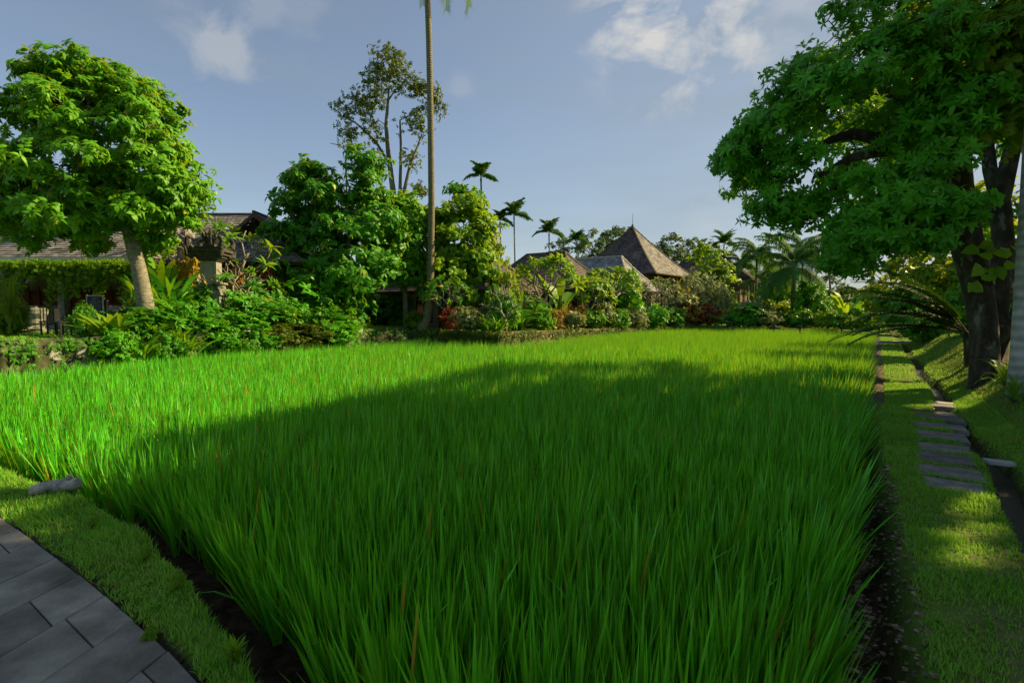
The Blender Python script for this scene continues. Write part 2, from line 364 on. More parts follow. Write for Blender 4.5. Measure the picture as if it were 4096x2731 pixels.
def groundmat():
    m,n,l=newmat('ground_soil_and_turf'); o=n.new('ShaderNodeOutputMaterial'); p=n.new('ShaderNodeBsdfPrincipled')
    tc=n.new('ShaderNodeTexCoord')
    def N_(s,d=8):
        q=n.new('ShaderNodeTexNoise'); q.inputs['Scale'].default_value=s; q.inputs['Detail'].default_value=d; q.inputs['Roughness'].default_value=.65; l.new(tc.outputs['Object'],q.inputs[0]); return q
    def ramp(src,a,b,p0=.35,p1=.65):
        r=n.new('ShaderNodeValToRGB'); r.color_ramp.elements[0].color=(*a,1); r.color_ramp.elements[1].color=(*b,1); r.color_ramp.elements[0].position=p0; r.color_ramp.elements[1].position=p1; l.new(src,r.inputs[0]); return r.outputs[0]
    def mix(f,a,b):
        q=n.new('ShaderNodeMixRGB'); l.new(f,q.inputs[0]); l.new(a,q.inputs[1]); l.new(b,q.inputs[2]); return q.outputs[0]
    a=n.new('ShaderNodeAttribute'); a.attribute_name='mask'; sx=n.new('ShaderNodeSeparateColor'); l.new(a.outputs['Color'],sx.inputs[0])
    g=ramp(N_(14).outputs[0],(.035,.11,.010),(.13,.23,.025)); g2=ramp(N_(1.5).outputs[0],(.06,.15,.015),(.15,.24,.03)); 
    q=n.new('ShaderNodeMixRGB'); q.inputs[0].default_value=.45; l.new(g,q.inputs[1]); l.new(g2,q.inputs[2]); g=q.outputs[0]
    so_=ramp(N_(9).outputs[0],(.014,.010,.006),(.085,.060,.038)); mu=ramp(N_(30,4).outputs[0],(.035,.022,.014),(.26,.20,.15),.45,.62)
    wo=ramp(N_(18).outputs[0],(.07,.075,.03),(.20,.18,.09))
    c=mix(sx.outputs[2],g,wo); c=mix(sx.outputs[0],c,so_); c=mix(sx.outputs[1],c,mu)
    l.new(c,p.inputs['Base Color']); p.inputs['Roughness'].default_value=.95; p.inputs['Specular IOR Level'].default_value=.05
    b=n.new('ShaderNodeBump'); b.inputs['Strength'].default_value=.7; b.inputs['Distance'].default_value=.03; l.new(N_(22).outputs[0],b.inputs['Height']); l.new(b.outputs[0],p.inputs['Normal'])
    l.new(p.outputs[0],o.inputs[0]); return m
g=mb.build('ground',groundmat(),smooth=True,kind='structure')
ca=g.data.color_attributes.new('mask','FLOAT_COLOR','POINT')
ca.data.foreach_set('color',np.stack([soil,mulch,worn,np.ones_like(soil)],-1).astype(np.float32).ravel())
def gz(x,y): return float(ground(np.array([x]),np.array([y]))[0])

# ------------------------------------------------------------------ rice
def blades(mb, base, az, lean, L, W, curve, rnd, segs=3, tilt0=None):
    """vectorised curved blades: base (N,3); az bend direction; lean start angle; curve extra bend"""
    n=len(base); t=np.linspace(0,1,segs+1)
    ang=lean[:,None]+curve[:,None]*t[None,:]**1.5
    dl=L[:,None]/segs
    dx=np.sin(ang)*dl; dz=np.cos(ang)*dl
    hx=np.concatenate([np.zeros((n,1)),np.cumsum(dx[:,:-1],1)],1); hz=np.concatenate([np.zeros((n,1)),np.cumsum(dz[:,:-1],1)],1)
    cx=base[:,0,None]+hx*np.cos(az)[:,None]; cy=base[:,1,None]+hx*np.sin(az)[:,None]; cz=base[:,2,None]+hz
    ph=az+pi/2+rng.normal(0,.7,n)
    w=np.interp(t,[0,.5,.75,1],[.55,1,.75,0])[None,:]*W[:,None]/2
    ox=w*np.cos(ph)[:,None]; oy=w*np.sin(ph)[:,None]
    k=segs
    Lf=np.stack([cx-ox,cy-oy,cz],-1)[:,:k]; Rt=np.stack([cx+ox,cy+oy,cz],-1)[:,:k]; Tp=np.stack([cx,cy,cz],-1)[:,k:]
    V=np.concatenate([Lf,Rt,Tp],1); m=2*k+1
    q=np.array([[a,k+a,k+a+1,a+1] for a in range(k-1)],int).reshape(-1,4); tr=np.array([[k-1,2*k-1,2*k]])
    off=(np.arange(n)*m)[:,None,None]
    mb.add2(V.reshape(-1,3),[(q[None]+off).reshape(-1,4),(tr[None]+off).reshape(-1,3)],np.repeat(rnd,m))
def rice_zone(mb,x0,x1,y0,y1,sp,nb,W,segs,cond,Lm=.66):
    xs=np.arange(x0,x1,sp); ys=np.arange(y0,y1,sp); X,Y=np.meshgrid(xs,ys); X=X.ravel()+rng.normal(0,sp*.22,X.size); Y=Y.ravel()+rng.normal(0,sp*.22,Y.size)
    k=cond(X,Y); X=X[k]; Y=Y[k]; sd=sdist(X,Y); s__=X*D[0]+Y*D[1]; lft=(X*N[0]+Y*N[1])<-1.2; k=sd<np.where((Y<7)&lft,-.24+.05*wob(X,Y,4,1),np.where(s__<8,-.20-.10*(s__<4.2),-.06)); X=X[k]; Y=Y[k]; sd=sd[k]
    e=.05; gxx=(sdist(X+e,Y)-sd)/e; gyy=(sdist(X,Y+e)-sd)/e
    hgt=1+.05*wob(X,Y,.35,2)+.05*wob(X,Y,1.3,6)+rng.normal(0,.095,X.size)
    n=X.size; idx=np.repeat(np.arange(n),nb); m=idx.size
    az=rng.uniform(0,2*pi,m); out=np.clip(1+(sd[idx]+.15)/.5,0,1)
    nearcam=1
    ln=np.abs(rng.normal(.14,.085,m)); vx=np.sin(ln)*np.cos(az)+out*.38*gxx[idx]*rng.uniform(.3,1.3,m)+.03; vy=np.sin(ln)*np.sin(az)+out*.38*gyy[idx]*rng.uniform(.3,1.3,m)
    az=np.arctan2(vy,vx); ln=np.arcsin(np.clip(np.hypot(vx,vy),0,.9))
    rr=np.abs(rng.normal(0,.022,m))*1.0
    base=np.stack([X[idx]+rr*np.cos(az),Y[idx]+rr*np.sin(az),np.full(m,-.40)],-1)
    L=Lm*hgt[idx]*rng.uniform(.70,1.05,m); 
    cu=np.abs(rng.normal(.02,.05,m)); cu=np.where(rng.random(m)<.03,cu+rng.uniform(.5,1.5,m),cu)
    rnd=np.clip(rng.random(m)*.62+.35*np.repeat(rng.random(n),nb),0,.97); rnd=np.where(rng.random(m)<.006,1.0,rnd)
    blades(mb,base,az,ln,L,W*rng.uniform(.7,1.3,m),cu,rnd,segs)
mb=MB()
dist=lambda x,y: np.hypot(x,y)
vis=lambda x,y: (np.abs(x)<1.12*y+2.0)
rice_zone(mb,-8,6,.3,8.5,.150,17,.0185,4,lambda x,y:(dist(x,y)<6.0)&vis(x,y),.72)
rice_zone(mb,-14,11,3,15,.160,14,.0200,3,lambda x,y:(dist(x,y)>=6)&(dist(x,y)<12.5)&vis(x,y),.72)
rice_zone(mb,-22,18,6,26,.195,12,.026,2,lambda x,y:(dist(x,y)>=12.5)&(dist(x,y)<22)&vis(x,y),.73)
rice_zone(mb,-22,40,10,60,.26,13,.036,1,lambda x,y:(dist(x,y)>=22)&vis(x,y),.74)
mb.build('rice_crop',M['rice'],label='dense young green rice crop filling the paddy',cat='rice',kind='stuff')
# seepage water/mud sheet in the paddy is the ground itself

# ------------------------------------------------------------------ grass on verge and path
def turf(name,label,npts,region,h,W,mat,far=1.0):
    x0,x1,y0,y1,cond=region
    x=rng.uniform(x0,x1,npts); y=rng.uniform(y0,y1,npts)
    k=cond(x,y)&(rng.random(npts)<np.clip(.72+.5*wob(x,y,4.3,11)+.3*wob(x,y,11,3),.12,1)); x=x[k]; y=y[k]; n=x.size
    z=ground(x,y); d=np.hypot(x,y)
    # tufted: height varies with noise
    hh=h*(.75+.5*np.clip(wob(x,y,3.2,4)+.3,-.6,1))*rng.uniform(.6,1.3,n)*(1+.0*d)
    hh=np.maximum(hh,.012)
    w=W*(1+d/9.)
    rnd=np.clip(rng.beta(2,2,n)*.9+.0,0,.92); rnd=np.clip(rnd+.25*wob(x,y,1.7,8),0,.92); rnd=np.where(rng.random(n)<.05+.16*np.clip(-wob(x,y,2.9,5)-.1,0,1),1,rnd)
    blades(name,np.stack([x,y,z-.004],-1),rng.uniform(0,2*pi,n),np.abs(rng.normal(.35,.3,n)),hh,w*rng.uniform(.7,1.3,n),np.abs(rng.normal(.5,.5,n)),rnd,2)
def notsoil(x,y):
    n_=x*N[0]+y*N[1]; s_=x*D[0]+y*D[1]
    return (np.abs(n_-.10*wob(s_,s_*.4,.55,1)-CD)>.12+.05*wob(x,y,6,1))
mbg=MB()
def lv(x,y): sd=sdist(x,y); sp=sdist(x,y,pave); n_=x*N[0]+y*N[1]; return (sd>.06+.05*wob(x,y,7,2))&(sp>.0+.04*wob(x,y,5,3))&(n_<-.0)&(y<8.2)
turf(mbg,'',230000,(-6,0.2,.8,7,lambda x,y:lv(x,y)&(np.abs(x)<1.1*y+.6)),.062,.0042,None)
turf(mbg,'',20000,(-14,-5,3,9,lv),.06,.006,None)
mbg.build('verge_grass',M['grass'],label='short bright grass verge between grey paving and rice',cat='grass',kind='stuff')
STEPS=[]
for (v0,v1,u0,u1) in [(478,490,925,986),(464,477,917,984),(452,462,916,975),(441,451,917,972),(430,439,918,966),(422,428,918,964),(413.5,420,922,954),(407,412.5,924,948)]:
    a=P(u0,(v0+v1)/2-4,.02)[:2]; b=P(u1,(v0+v1)/2+4,.02)[:2]; c0=P((u0+u1)/2,v0,.02)[:2]; c1=P((u0+u1)/2,v1,.02)[:2]
    STEPS.append(((a+b)/2@D,(a+b)/2@N,min(abs((c0-c1)@D)*.92*.96,.55)/2,np.linalg.norm(b-a)/2))
mbg=MB()
def rp(x,y):
    n_=x*N[0]+y*N[1]; s_=x*D[0]+y*D[1]; sd=sdist(x,y)
    st=(s_>5.0)&(s_<11.6)&(np.abs(n_-.68-.0*s_)<.34)
    fr=((s_*1/.62)%1.0)
    dens=np.where(st,.25,1.0)
    onst=np.zeros(x.size,bool)
    for (a_,b_,c_,d_) in STEPS: onst|=(np.abs(s_-a_)<c_-.012-.02*wob(x,y,9,1))&(np.abs(n_-b_)<d_-.03-.04*wob(x,y,8,3))
    wornp=np.exp(-((n_-.68)/.22)**2)*.45*(s_<5)
    mul=(n_<.15)&(s_>11.5)
    return (sd>.16)&(n_>.06+.07*wob(x,y,4,2)+.14*(s_<7))&(n_<CD+.5)&notsoil(x,y)&(rng.random(x.size)<(1-wornp))&~mul&~onst
turf(mbg,'',600000,(1.0,9.5,1.2,12,rp),.05,.0045,None)
turf(mbg,'',160000,(6,24,9,34,rp),.06,.008,None)
mbg.build('path_grass',M['grass'],label='patchy green grass covering the narrow path beside the rice',cat='grass',kind='stuff')
mbg=MB()
def bk(x,y):
    n_=x*N[0]+y*N[1]; return (n_>CD+.17)&(n_<CD+7)&notsoil(x,y)&(x<1.08*y+2)
turf(mbg,'',340000,(3.5,17,2,17,bk),.045,.006,None)
turf(mbg,'',110000,(12,34,16,36,bk),.06,.010,None)
mbg.build('bank_grass',M['grassdry'],label='close-cropped grass on the sloping bank right of the ditch',cat='grass',kind='stuff')
# ---- lawns on the terrace
mbg=MB()
def lw(x,y): sd=sdist(x,y); return (sd>.45)&(y>9)&(y<40)&(x<-1)&(x>-24)
turf(mbg,'',90000,(-24,-1,9,40,lw),.05,.014,None)
mbg.build('terrace_lawn',M['grass'],label='mown lawn on the raised garden terrace',cat='grass',kind='stuff')

# ------------------------------------------------------------------ paving (curved terrace of grey slabs)
def clip_poly(pts, a, b):
    """keep the side left of a->b"""
    outp=[]; m=len(pts)
    side=lambda p:(b[0]-a[0])*(p[1]-a[1])-(b[1]-a[1])*(p[0]-a[0])
    for i in range(m):
        p=pts[i]; q=pts[(i+1)%m]; sp_,sq=side(p),side(q)
        if sp_>=0: outp.append(p)
        if sp_*sq<0: t=sp_/(sp_-sq); outp.append((p[0]+t*(q[0]-p[0]),p[1]+t*(q[1]-p[1])))
    return outp
pe=[tuple(p) for p in pave_edge]
pa=P(0,657,0)[:2]; pb=P(112,591,0)[:2]; dj=(pb-pa)/np.linalg.norm(pb-pa); nj=np.array([-.826,.563])
paving=empty('paved_path',(0,0,0),kind='structure')
EW=.30  # border course along the curve
from mathutils.geometry import tessellate_polygon
def slab_mesh(mb,pts,z0,z1,rnd):
    if len(pts)<3: return
    pts=[np.array(p) for p in pts]; m=len(pts)
    ar=sum(pts[i][0]*pts[(i+1)%m][1]-pts[(i+1)%m][0]*pts[i][1] for i in range(m))/2
    if abs(ar)<.004: return
    if ar<0: pts=pts[::-1]
    c=sum(pts)/m
    ins=[c+(p-c)*(1-.005/max(np.linalg.norm(p-c),.02)) for p in pts]
    ins2=[c+(p-c)*(1-.012/max(np.linalg.norm(p-c),.02)) for p in pts]
    V=[(p[0],p[1],z0) for p in ins]+[(p[0],p[1],z1-.006) for p in ins]+[(p[0],p[1],z1) for p in ins2]+[(c[0],c[1],z1)]
    q=[];t=[]
    for i in range(m):
        k=(i+1)%m; q.append([i,k,m+k,m+i]); q.append([m+i,m+k,2*m+k,2*m+i]); t.append([2*m+i,2*m+k,3*m])
    mb.add2(V,[q,t],rnd)
slabs=0
hull=[(-16,4.4)]+[]
# clip every slab by each edge chord it can touch: convex enough curve, so clip by all chords nearby
def inside_clip(rect):
    r=[tuple(p) for p in rect]
    cx=sum(p[0] for p in r)/len(r); cy=sum(p[1] for p in r)/len(r)
    for i in range(len(pe)-1):
        a=np.array(pe[i]); b=np.array(pe[i+1]); mid=(a+b)/2
        if min(np.linalg.norm(mid-np.array(p)) for p in r+[(cx,cy)])<np.linalg.norm(b-a)/2+.75:
            r=clip_poly(r,tuple(b),tuple(a)) if ORI else clip_poly(r,tuple(a),tuple(b))
            if len(r)<3: return []
    return r
a0,b0=pe[5],pe[6]; ORI = ((b0[0]-a0[0])*(0-a0[1])-(b0[1]-a0[1])*(-3-a0[0]))<0
mb=MB()
w_row=.43; r0=-14
for r in range(-14,14):
    off=pa+nj*(r*w_row)
    t=-9.0+rng.uniform(0,.5)
    while t<6.5:
        ln=rng.choice([.4,.62,.8,1.0]); 
        A=off+dj*t; B=off+dj*(t+ln); rect=[A,B,B+nj*w_row,A+nj*w_row]
        c=sum(rect)/4
        if -11<c[0]<1.0 and c[1]>-2 and c[1]<6.5:
            rr=inside_clip(rect)
            if len(rr)>2 and float(sdist(np.array([sum(p[0] for p in rr)/len(rr)]),np.array([sum(p[1] for p in rr)/len(rr)]),pave)[0])<.03: slab_mesh(mb,rr,-.06,.004+rng.uniform(-.002,.002),rng.random())
        t+=ln
mb.build('paving_slabs',M['slab'],paving)
mb=MB(); e_=np.array(pe[2:-1]); tg=np.gradient(e_,axis=0); tg/=np.linalg.norm(tg,axis=1)[:,None]; nr=np.stack([-tg[:,1],tg[:,0]],1)
if float(sdist(*(e_[4]+nr[4]*.1)[:,None],pave)[0])<0: nr=-nr
A_=e_+nr*.07; B_=e_-nr*.5; k=len(e_)
mb.add(np.vstack([np.c_[A_,np.full(k,-.012)],np.c_[B_,np.full(k,-.012)],np.c_[A_,np.full(k,-.1)]]),np.array([[i,i+1,k+i+1,k+i] for i in range(k-1)]+[[i,2*k+i,2*k+i+1,i+1] for i in range(k-1)]))
mb.build('path_bed',M['joint'],paving)
C.objects[-1] if False else None

# ------------------------------------------------------------------ stepping stones in the path
def rock_slab(name,s,n,ls,ln_,label,z=.010,rot=0,mat='step',group=None,thick=.06):
    c=SN(s,n); th=math.atan2(N[1],N[0])+rot
    k=14; V=[];q=[];t=[]
    hx,hy=ln_/2,ls/2
    base=[]
    for i,(a,b) in enumerate([(-1,-1),(-.3,-1),(.4,-1),(1,-1),(1,0),(1,1),(.3,1),(-.4,1),(-1,1),(-1,0)]):
        base.append((a*hx*(1+rng.normal(0,.02)),b*hy*(1+rng.normal(0,.05))))
    m=len(base); mb=MB()
    for zz,sc_ in ((-thick,1.0),(z-.012,1.0),(z,.965)):
        for p in base: V.append((p[0]*sc_+rng.normal(0,.006),p[1]*sc_+rng.normal(0,.008),zz))
    V.append((0,0,z+.001))
    for i in range(m):
        k=(i+1)%m; q+= [[i,k,m+k,m+i],[m+i,m+k,2*m+k,2*m+i]]; t.append([2*m+i,2*m+k,3*m])
    mb.add2(V,[q,t],rng.random())
    o=mb.build(name,M[mat],label=label,cat='stepping stone' if mat=='step' else 'slab',group=group)
    o.location=(c[0],c[1],gz(c[0],c[1])); o.rotation_euler=(rng.normal(0,.01),rng.normal(0,.01),th); return o
ords=['nearest the camera, narrow grey slab set in the grass path','second from the camera','third from the camera','fourth from the camera','fifth from the camera','sixth from the camera','seventh from the camera','eighth from the camera, half grown over','farthest, almost buried in turf']
for i,(v0,v1,u0,u1) in enumerate([(478,490,925,986),(464,477,917,984),(452,462,916,975),(441,451,917,972),(430,439,918,966),(422,428,918,964),(413.5,420,922,954),(407,412.5,924,948),(401,405,922,940)]):
    a=P(u0,(v0+v1)/2-4,.02)[:2]; b=P(u1,(v0+v1)/2+4,.02)[:2]; c0=P((u0+u1)/2,v0,.02)[:2]; c1=P((u0+u1)/2,v1,.02)[:2]
    cc=(a+b)/2; s_=cc@D; n_=cc@N; dep=abs((c0-c1)@D)*.92; wid=np.linalg.norm(b-a)
    ang=math.atan2((b-a)[1],(b-a)[0])-math.atan2(N[1],N[0])
    rock_slab('stepping_stone',s_,n_,min(dep*.96,.55),wid,'stepping stone '+ords[i],rot=0,group='stepping stones in the grass path')
# planks over the ditch
for (u,v,w,label) in ((951,404,21,'pale flat stone laid across the ditch beside the farther stepping stones'),(1001,463,22,'pale flat stone across the ditch beside the nearest stepping stones')):
    p=P(u,v,-.02); px=p[:2]; wid=w/512*p[1]*1.15
    mb=MB(); mb.box(-wid/2,wid/2,-.07,.07,-.015,.02); o=mb.build('ditch_slab',M['plank'],label=label,cat='slab'); o.location=(p[0],p[1],-.012); o.rotation_euler=(0.03,.04,-.35)
p=P(896,343.5,.05); mb=MB(); wid=36/512*p[1]
mb.box(-wid/2,wid/2,-.12,.12,-.06,.06); o=mb.build('footbridge_beam',M['gutter'],label='long white concrete beam laid across the far end of the path',cat='beam'); o.location=(p[0],p[1],gz(p[0],p[1])+.14); o.rotation_euler=(0,.0,-.05)
# ditch water
mb=MB(); ss=np.linspace(2.6,30,60); L_=[SN(s,CD-.14+.10*wob(s,s*.4,.55,1)) for s in ss]; R_=[SN(s,CD+.14+.10*wob(s,s*.4,.55,1)) for s in ss]
V=[(p[0],p[1],-.165) for p in L_]+[(p[0],p[1],-.165) for p in R_]; k=len(ss)
mb.add(V,np.array([[i,k+i,k+i+1,i+1] for i in range(k-1)])); mb.build('ditch_water',M['water'],kind='structure')
# pebbles / clods in the soil strip: one mass
def clods(mb,n,reg,r0,r1):
    x0,x1,y0,y1,cond=reg; x=rng.uniform(x0,x1,n); y=rng.uniform(y0,y1,n); k=cond(x,y); x=x[k];y=y[k]; z=ground(x,y); m=x.size
    r=rng.uniform(r0,r1,m)
    oc=np.array([[1,0,0],[0,1,0],[-1,0,0],[0,-1,0],[0,0,1],[0,0,-1]],float)
    V=oc[None]*r[:,None,None]*np.stack([rng.uniform(.6,1.6,m),rng.uniform(.6,1.5,m),rng.uniform(.25,.6,m)],-1)[:,None,:]
    a=rng.uniform(0,pi,m); ca_,sa=np.cos(a)[:,None],np.sin(a)[:,None]
    V=np.stack([V[...,0]*ca_-V[...,1]*sa+x[:,None],V[...,0]*sa+V[...,1]*ca_+y[:,None],V[...,2]+z[:,None]],-1)
    f=np.array([[0,1,4],[1,2,4],[2,3,4],[3,0,4],[1,0,5],[2,1,5],[3,2,5],[0,3,5]])
    mb.add(V.reshape(-1,3),(f[None]+(np.arange(m)*6)[:,None,None]).reshape(-1,3),np.repeat(rng.random(m),6))
M['clod']=noisemat('leaf_litter',[(.05,.035,.022),(.15,.11,.07),(.34,.27,.19)],scale=9,rnd=.6,bump=.2)
mb=MB(); clods(mb,26000,(4,32,9,42,lambda x,y:(lambda n_,s_:(n_>-.24)&(n_<.15)&(s_>11.5)&(s_<42))(x*N[0]+y*N[1],x*D[0]+y*D[1])),.015,.045)
mb.build('leaf_litter',M['clod'],label='strip of brown leaf litter along the rice edge',cat='leaf litter',kind='stuff')
mb=MB(); clods(mb,16000,(.5,4.5,.8,6,lambda x,y:(lambda n_,s_:(n_>-.35)&(n_<.32)&(s_<7)&(sdist(x,y)<.2))(x*N[0]+y*N[1],x*D[0]+y*D[1])),.006,.028)
mb.build('soil_clods',M['clod'],label='crumbly brown soil between rice and path grass',cat='soil',kind='stuff')
mb=MB(); clods(mb,9000,(3,20,3,26,lambda x,y:(lambda n_,s_:(np.abs(n_-.10*wob(s_,s_*.4,.55,1)-CD)<.2))(x*N[0]+y*N[1],x*D[0]+y*D[1])),.008,.04)
mb.build('ditch_pebbles',M['clod'],label='small stones and mud along the ditch bed',cat='pebbles',kind='stuff')

def scatter_leaves(name,label,n,reg,mat,size,tpl,cat):
    x0,x1,y0,y1,cond=reg; x=rng.uniform(x0,x1,n); y=rng.uniform(y0,y1,n); k=cond(x,y); x=x[k]; y=y[k]; z=ground(x,y)+.012
    SCAT.append((name,label,np.stack([x,y,z],1),mat,size,tpl,cat))
SCAT=[]
scatter_leaves('fallen_leaves','scattered fallen brown and yellow leaves on the right path and bank',2600,(1,20,1.5,24,lambda x,y:(lambda n_:(n_>.1)&(n_<6))(x*N[0]+y*N[1])),'fallen',.035,'leaf','leaves')
scatter_leaves('verge_weeds','tiny broad-leaved weeds mixed into the left grass verge',2600,(-6,.2,.8,7,lambda x,y:lv(x,y)&(wob(x,y,3,7)>-.1)),'leafLime',.028,'ros','weeds')
scatter_leaves('path_weeds','tiny broad-leaved weeds mixed into the right path grass',3800,(1,10,1.2,12,lambda x,y:rp(x,y)&(wob(x,y,3,7)>-.1)),'leafMid',.028,'ros','weeds')
# ------------------------------------------------------------------ log at the field corner
mb=MB(); a=P(31,491,.08); b=P(80,481,.12)
pts=[a+(b-a)*t+np.array([0,.0,.012*sin(5*t)]) for t in np.linspace(0,1,9)]
mb.tube(pts,[.045,.052,.055,.053,.058,.062,.060,.064,.058],9,jitter=.06); mb.tube([pts[6]+np.array([0,0,.03]),pts[6]+np.array([.04,-.02,.10])],[.03,.018],6)
mb.build('log',M['log'],smooth=True,label='short grey log bridging the mud at the left corner of the rice',cat='log')

# ------------------------------------------------------------------ foliage kit
def leaf_tpl(W=.34,droop=.25,fold=.10):
    xs=[.0,.33,.68,1.0]
    z=lambda x:-droop*x*x
    return np.array([[0,0,0],[.33,W/2,z(.33)+fold*W],[.33,-W/2,z(.33)+fold*W],[.68,W*.42,z(.68)+fold*W],[.68,-W*.42,z(.68)+fold*W],[1,0,z(1)]])
LT=np.array([[0,2,1]]+[[3,4,5]]); LQ=np.array([[1,2,4,3]])
def rotz(v,a): c_,s_=np.cos(a),np.sin(a); return np.stack([v[...,0]*c_-v[...,1]*s_,v[...,0]*s_+v[...,1]*c_,v[...,2]],-1)
def roty(v,a): c_,s_=np.cos(a),np.sin(a); return np.stack([v[...,0]*c_-v[...,2]*s_,v[...,1],v[...,0]*s_+v[...,2]*c_],-1)
def rosette(m=9,W=.34,droop=.3,el=(.1,.9),r=random):
    out=[]
    for i in range(m):
        l=leaf_tpl(W,droop*r.uniform(.5,1.5))*r.uniform(.75,1.1)
        e=r.uniform(*el); l=roty(l,e); l=rotz(l,2*pi*i*.382+r.uniform(-.3,.3)); l=l+np.array([0,0,.12*i/m]); out.append(l)
    return np.concatenate(out)          # (m*6,3)
def spray(m=9,W=.4,droop=.2,r=random):   # leaves along a twig
    out=[]
    for i in range(m):
        l=leaf_tpl(W,droop*r.uniform(.3,1.6))*r.uniform(.7,1.05)
        l=roty(l,r.uniform(-.7,.5)); l=rotz(l,(1 if i%2 else -1)*r.uniform(.5,1.3)); t=i/m*1.6-.2; l=l+np.array([t,0,.1*sin(t*2)]); out.append(l)
    o=np.concatenate(out); return roty(o,r.uniform(.1,.6))
def place(mb,tpls,pos,axis,scale,rnd_spread=.3,mat=0,base=None):
    n=len(pos)
    if n==0: return
    ax=axis/(np.linalg.norm(axis,axis=1)[:,None]+1e-9)
    ref=np.where(np.abs(ax[:,2:3])<.95,np.array([[0,0,1.]]),np.array([[1.,0,0]]))
    x=np.cross(ref,ax); x/=np.linalg.norm(x,axis=1)[:,None]; y=np.cross(ax,x)
    sp=rng.uniform(0,2*pi,n); c_,s_=np.cos(sp)[:,None],np.sin(sp)[:,None]
    x2=x*c_+y*s_; y2=-x*s_+y*c_
    which=rng.integers(0,len(tpls),n)
    for k,T in enumerate(tpls):
        ii=np.where(which==k)[0]
        if len(ii)==0: continue
        S=np.broadcast_to(scale,(n,))[ii]
        V=(T[None,:,0,None]*x2[ii][:,None]+T[None,:,1,None]*y2[ii][:,None]+T[None,:,2,None]*ax[ii][:,None])*S[:,None,None]+pos[ii][:,None]
        m=len(T)//6; nl=len(ii)*m; off=(np.arange(nl)*6)[:,None,None]
        b=rng.random(len(ii)) if base is None else base[ii]
        rv=np.clip(np.repeat(b,m)*(1-rnd_spread)+rng.random(nl)*rnd_spread,0,.95)
        rv=np.where(rng.random(nl)<.012,1.0,rv)
        mb.add2(V.reshape(-1,3),[(LQ[None]+off).reshape(-1,4),(LT[None]+off).reshape(-1,3)],np.repeat(rv,6),mat)
ROS=[rosette(10,.34,.35,(-.1,.8)) for _ in range(6)]
ROSN=[rosette(11,.27,.35,(-.1,.85)) for _ in range(6)]
ROSD=[rosette(10,.36,.75,(-.35,.55)) for _ in range(6)]       # drooping
SPR=[spray(9,.5,.3) for _ in range(6)]
SPRW=[spray(10,.62,.35) for _ in range(6)]
FINE=[spray(12,.38,.2) for _ in range(5)]
def unit(n):
    v=rng.normal(size=(n,3)); return v/np.linalg.norm(v,axis=1)[:,None]
LITCUT=[]   # (centre xy, direction half-lengths) holes: filled below
def shadow_xy(p,z=.18): t=(p[:,2]-z)/SUN[2]; return p[:,:2]-SUN[None,:2]*t[:,None]
def keepmask(p,cuts):
    k=np.ones(len(p),bool)
    for fn in cuts: k&=~fn(shadow_xy(p))
    return k
def strip(c,d,a,b):
    c=np.array(c); d=np.array(d)/np.linalg.norm(d); e=np.array([-d[1],d[0]])
    return lambda q: (np.abs((q-c)@d)<a)&(np.abs((q-c)@e)<b)
patch0=P(1003,492,0)[:2]; patch1=P(968,562,0)[:2]
GAP=strip((patch0+patch1)/2,patch1-patch0,np.linalg.norm(patch1-patch0)/2+.15,.29)  # hole shaped through the crowns so a sun patch lands on the path
LITPOLY=np.array([P(u,v,TOP)[:2] for u,v in ((-500,452),(0,462),(90,440),(174,420),(250,406),(322,395),(400,378),(479,361),(548,350),(620,352),(697,357),(800,360),(868,363),(860,352),(860,338),(700,330),(500,336),(342,341),(180,353),(0,367),(-500,380))])
def litfield(q): return (sdist(q[:,0]-0,q[:,1],LITPOLY)<0)  # crown leaves that would shade this part of the rice are left out
class Skel:
    def __init__(s): s.p=[]; s.par=[]; s.r=[]
    def chain(s,pts,par=-1,rad=None):
        for i,q in enumerate(pts):
            s.p.append(np.array(q,float)); s.par.append(par); s.r.append(0 if rad is None else rad[i]); par=len(s.p)-1
        return par
    def reach(s,target,seg=.6,wob_=.12,sag=.15,only=None,up=.3):
        A=np.array(s.p); d=np.linalg.norm(A-target,axis=1)+up*np.maximum(0,A[:,2]-target[2])*1.5
        k=int(np.argmin(d)); a=A[k]; L=np.linalg.norm(target-a)
        if L<.15: return
        m=max(2,int(L/seg)); pts=[]
        side=unit(1)[0]*L*wob_
        for i in range(1,m+1):
            t=i/m; pts.append(a+(target-a)*t+side*sin(pi*t)+np.array([0,0,sag*L*sin(pi*t)])+(rng.normal(size=3)*.02*L if i<m else 0))
        s.chain(pts,k)
    def build(s,mb,tip=.012,power=.5,minr=.01,maxr=None,sides=6):
        n=len(s.p); cnt=np.zeros(n); ch=[0]*n
        for i in range(n):
            if s.par[i]>=0: ch[s.par[i]]+=1
        for i in range(n-1,-1,-1):
            if ch[i]==0: cnt[i]=1
            if s.par[i]>=0: cnt[s.par[i]]+=cnt[i]
        r=np.maximum(tip*cnt**power,minr)
        for i in range(n):
            if s.r[i]: r[i]=s.r[i]
            elif maxr: r[i]=min(r[i],maxr)
        used=set()
        for i in range(n):
            if ch[i]==0:
                path=[i]; j=s.par[i]
                while j>=0:
                    path.append(j)
                    if j in used: break
                    j=s.par[j]
                for q in path: used.add(q)
                path=path[::-1]
                if len(path)<2: continue
                rr=[r[q] for q in path]
                if len(rr)>1: rr[0]=min(rr[0],rr[1]*1.15) if path[0]!=0 and s.par[path[0]]>=0 else rr[0]
                mx=max(rr); sd=sides if mx<.06 else (8 if mx<.15 else 14)
                mb.tube([s.p[q] for q in path],rr,sd if mx>.03 else 4,cap=mx>.03)
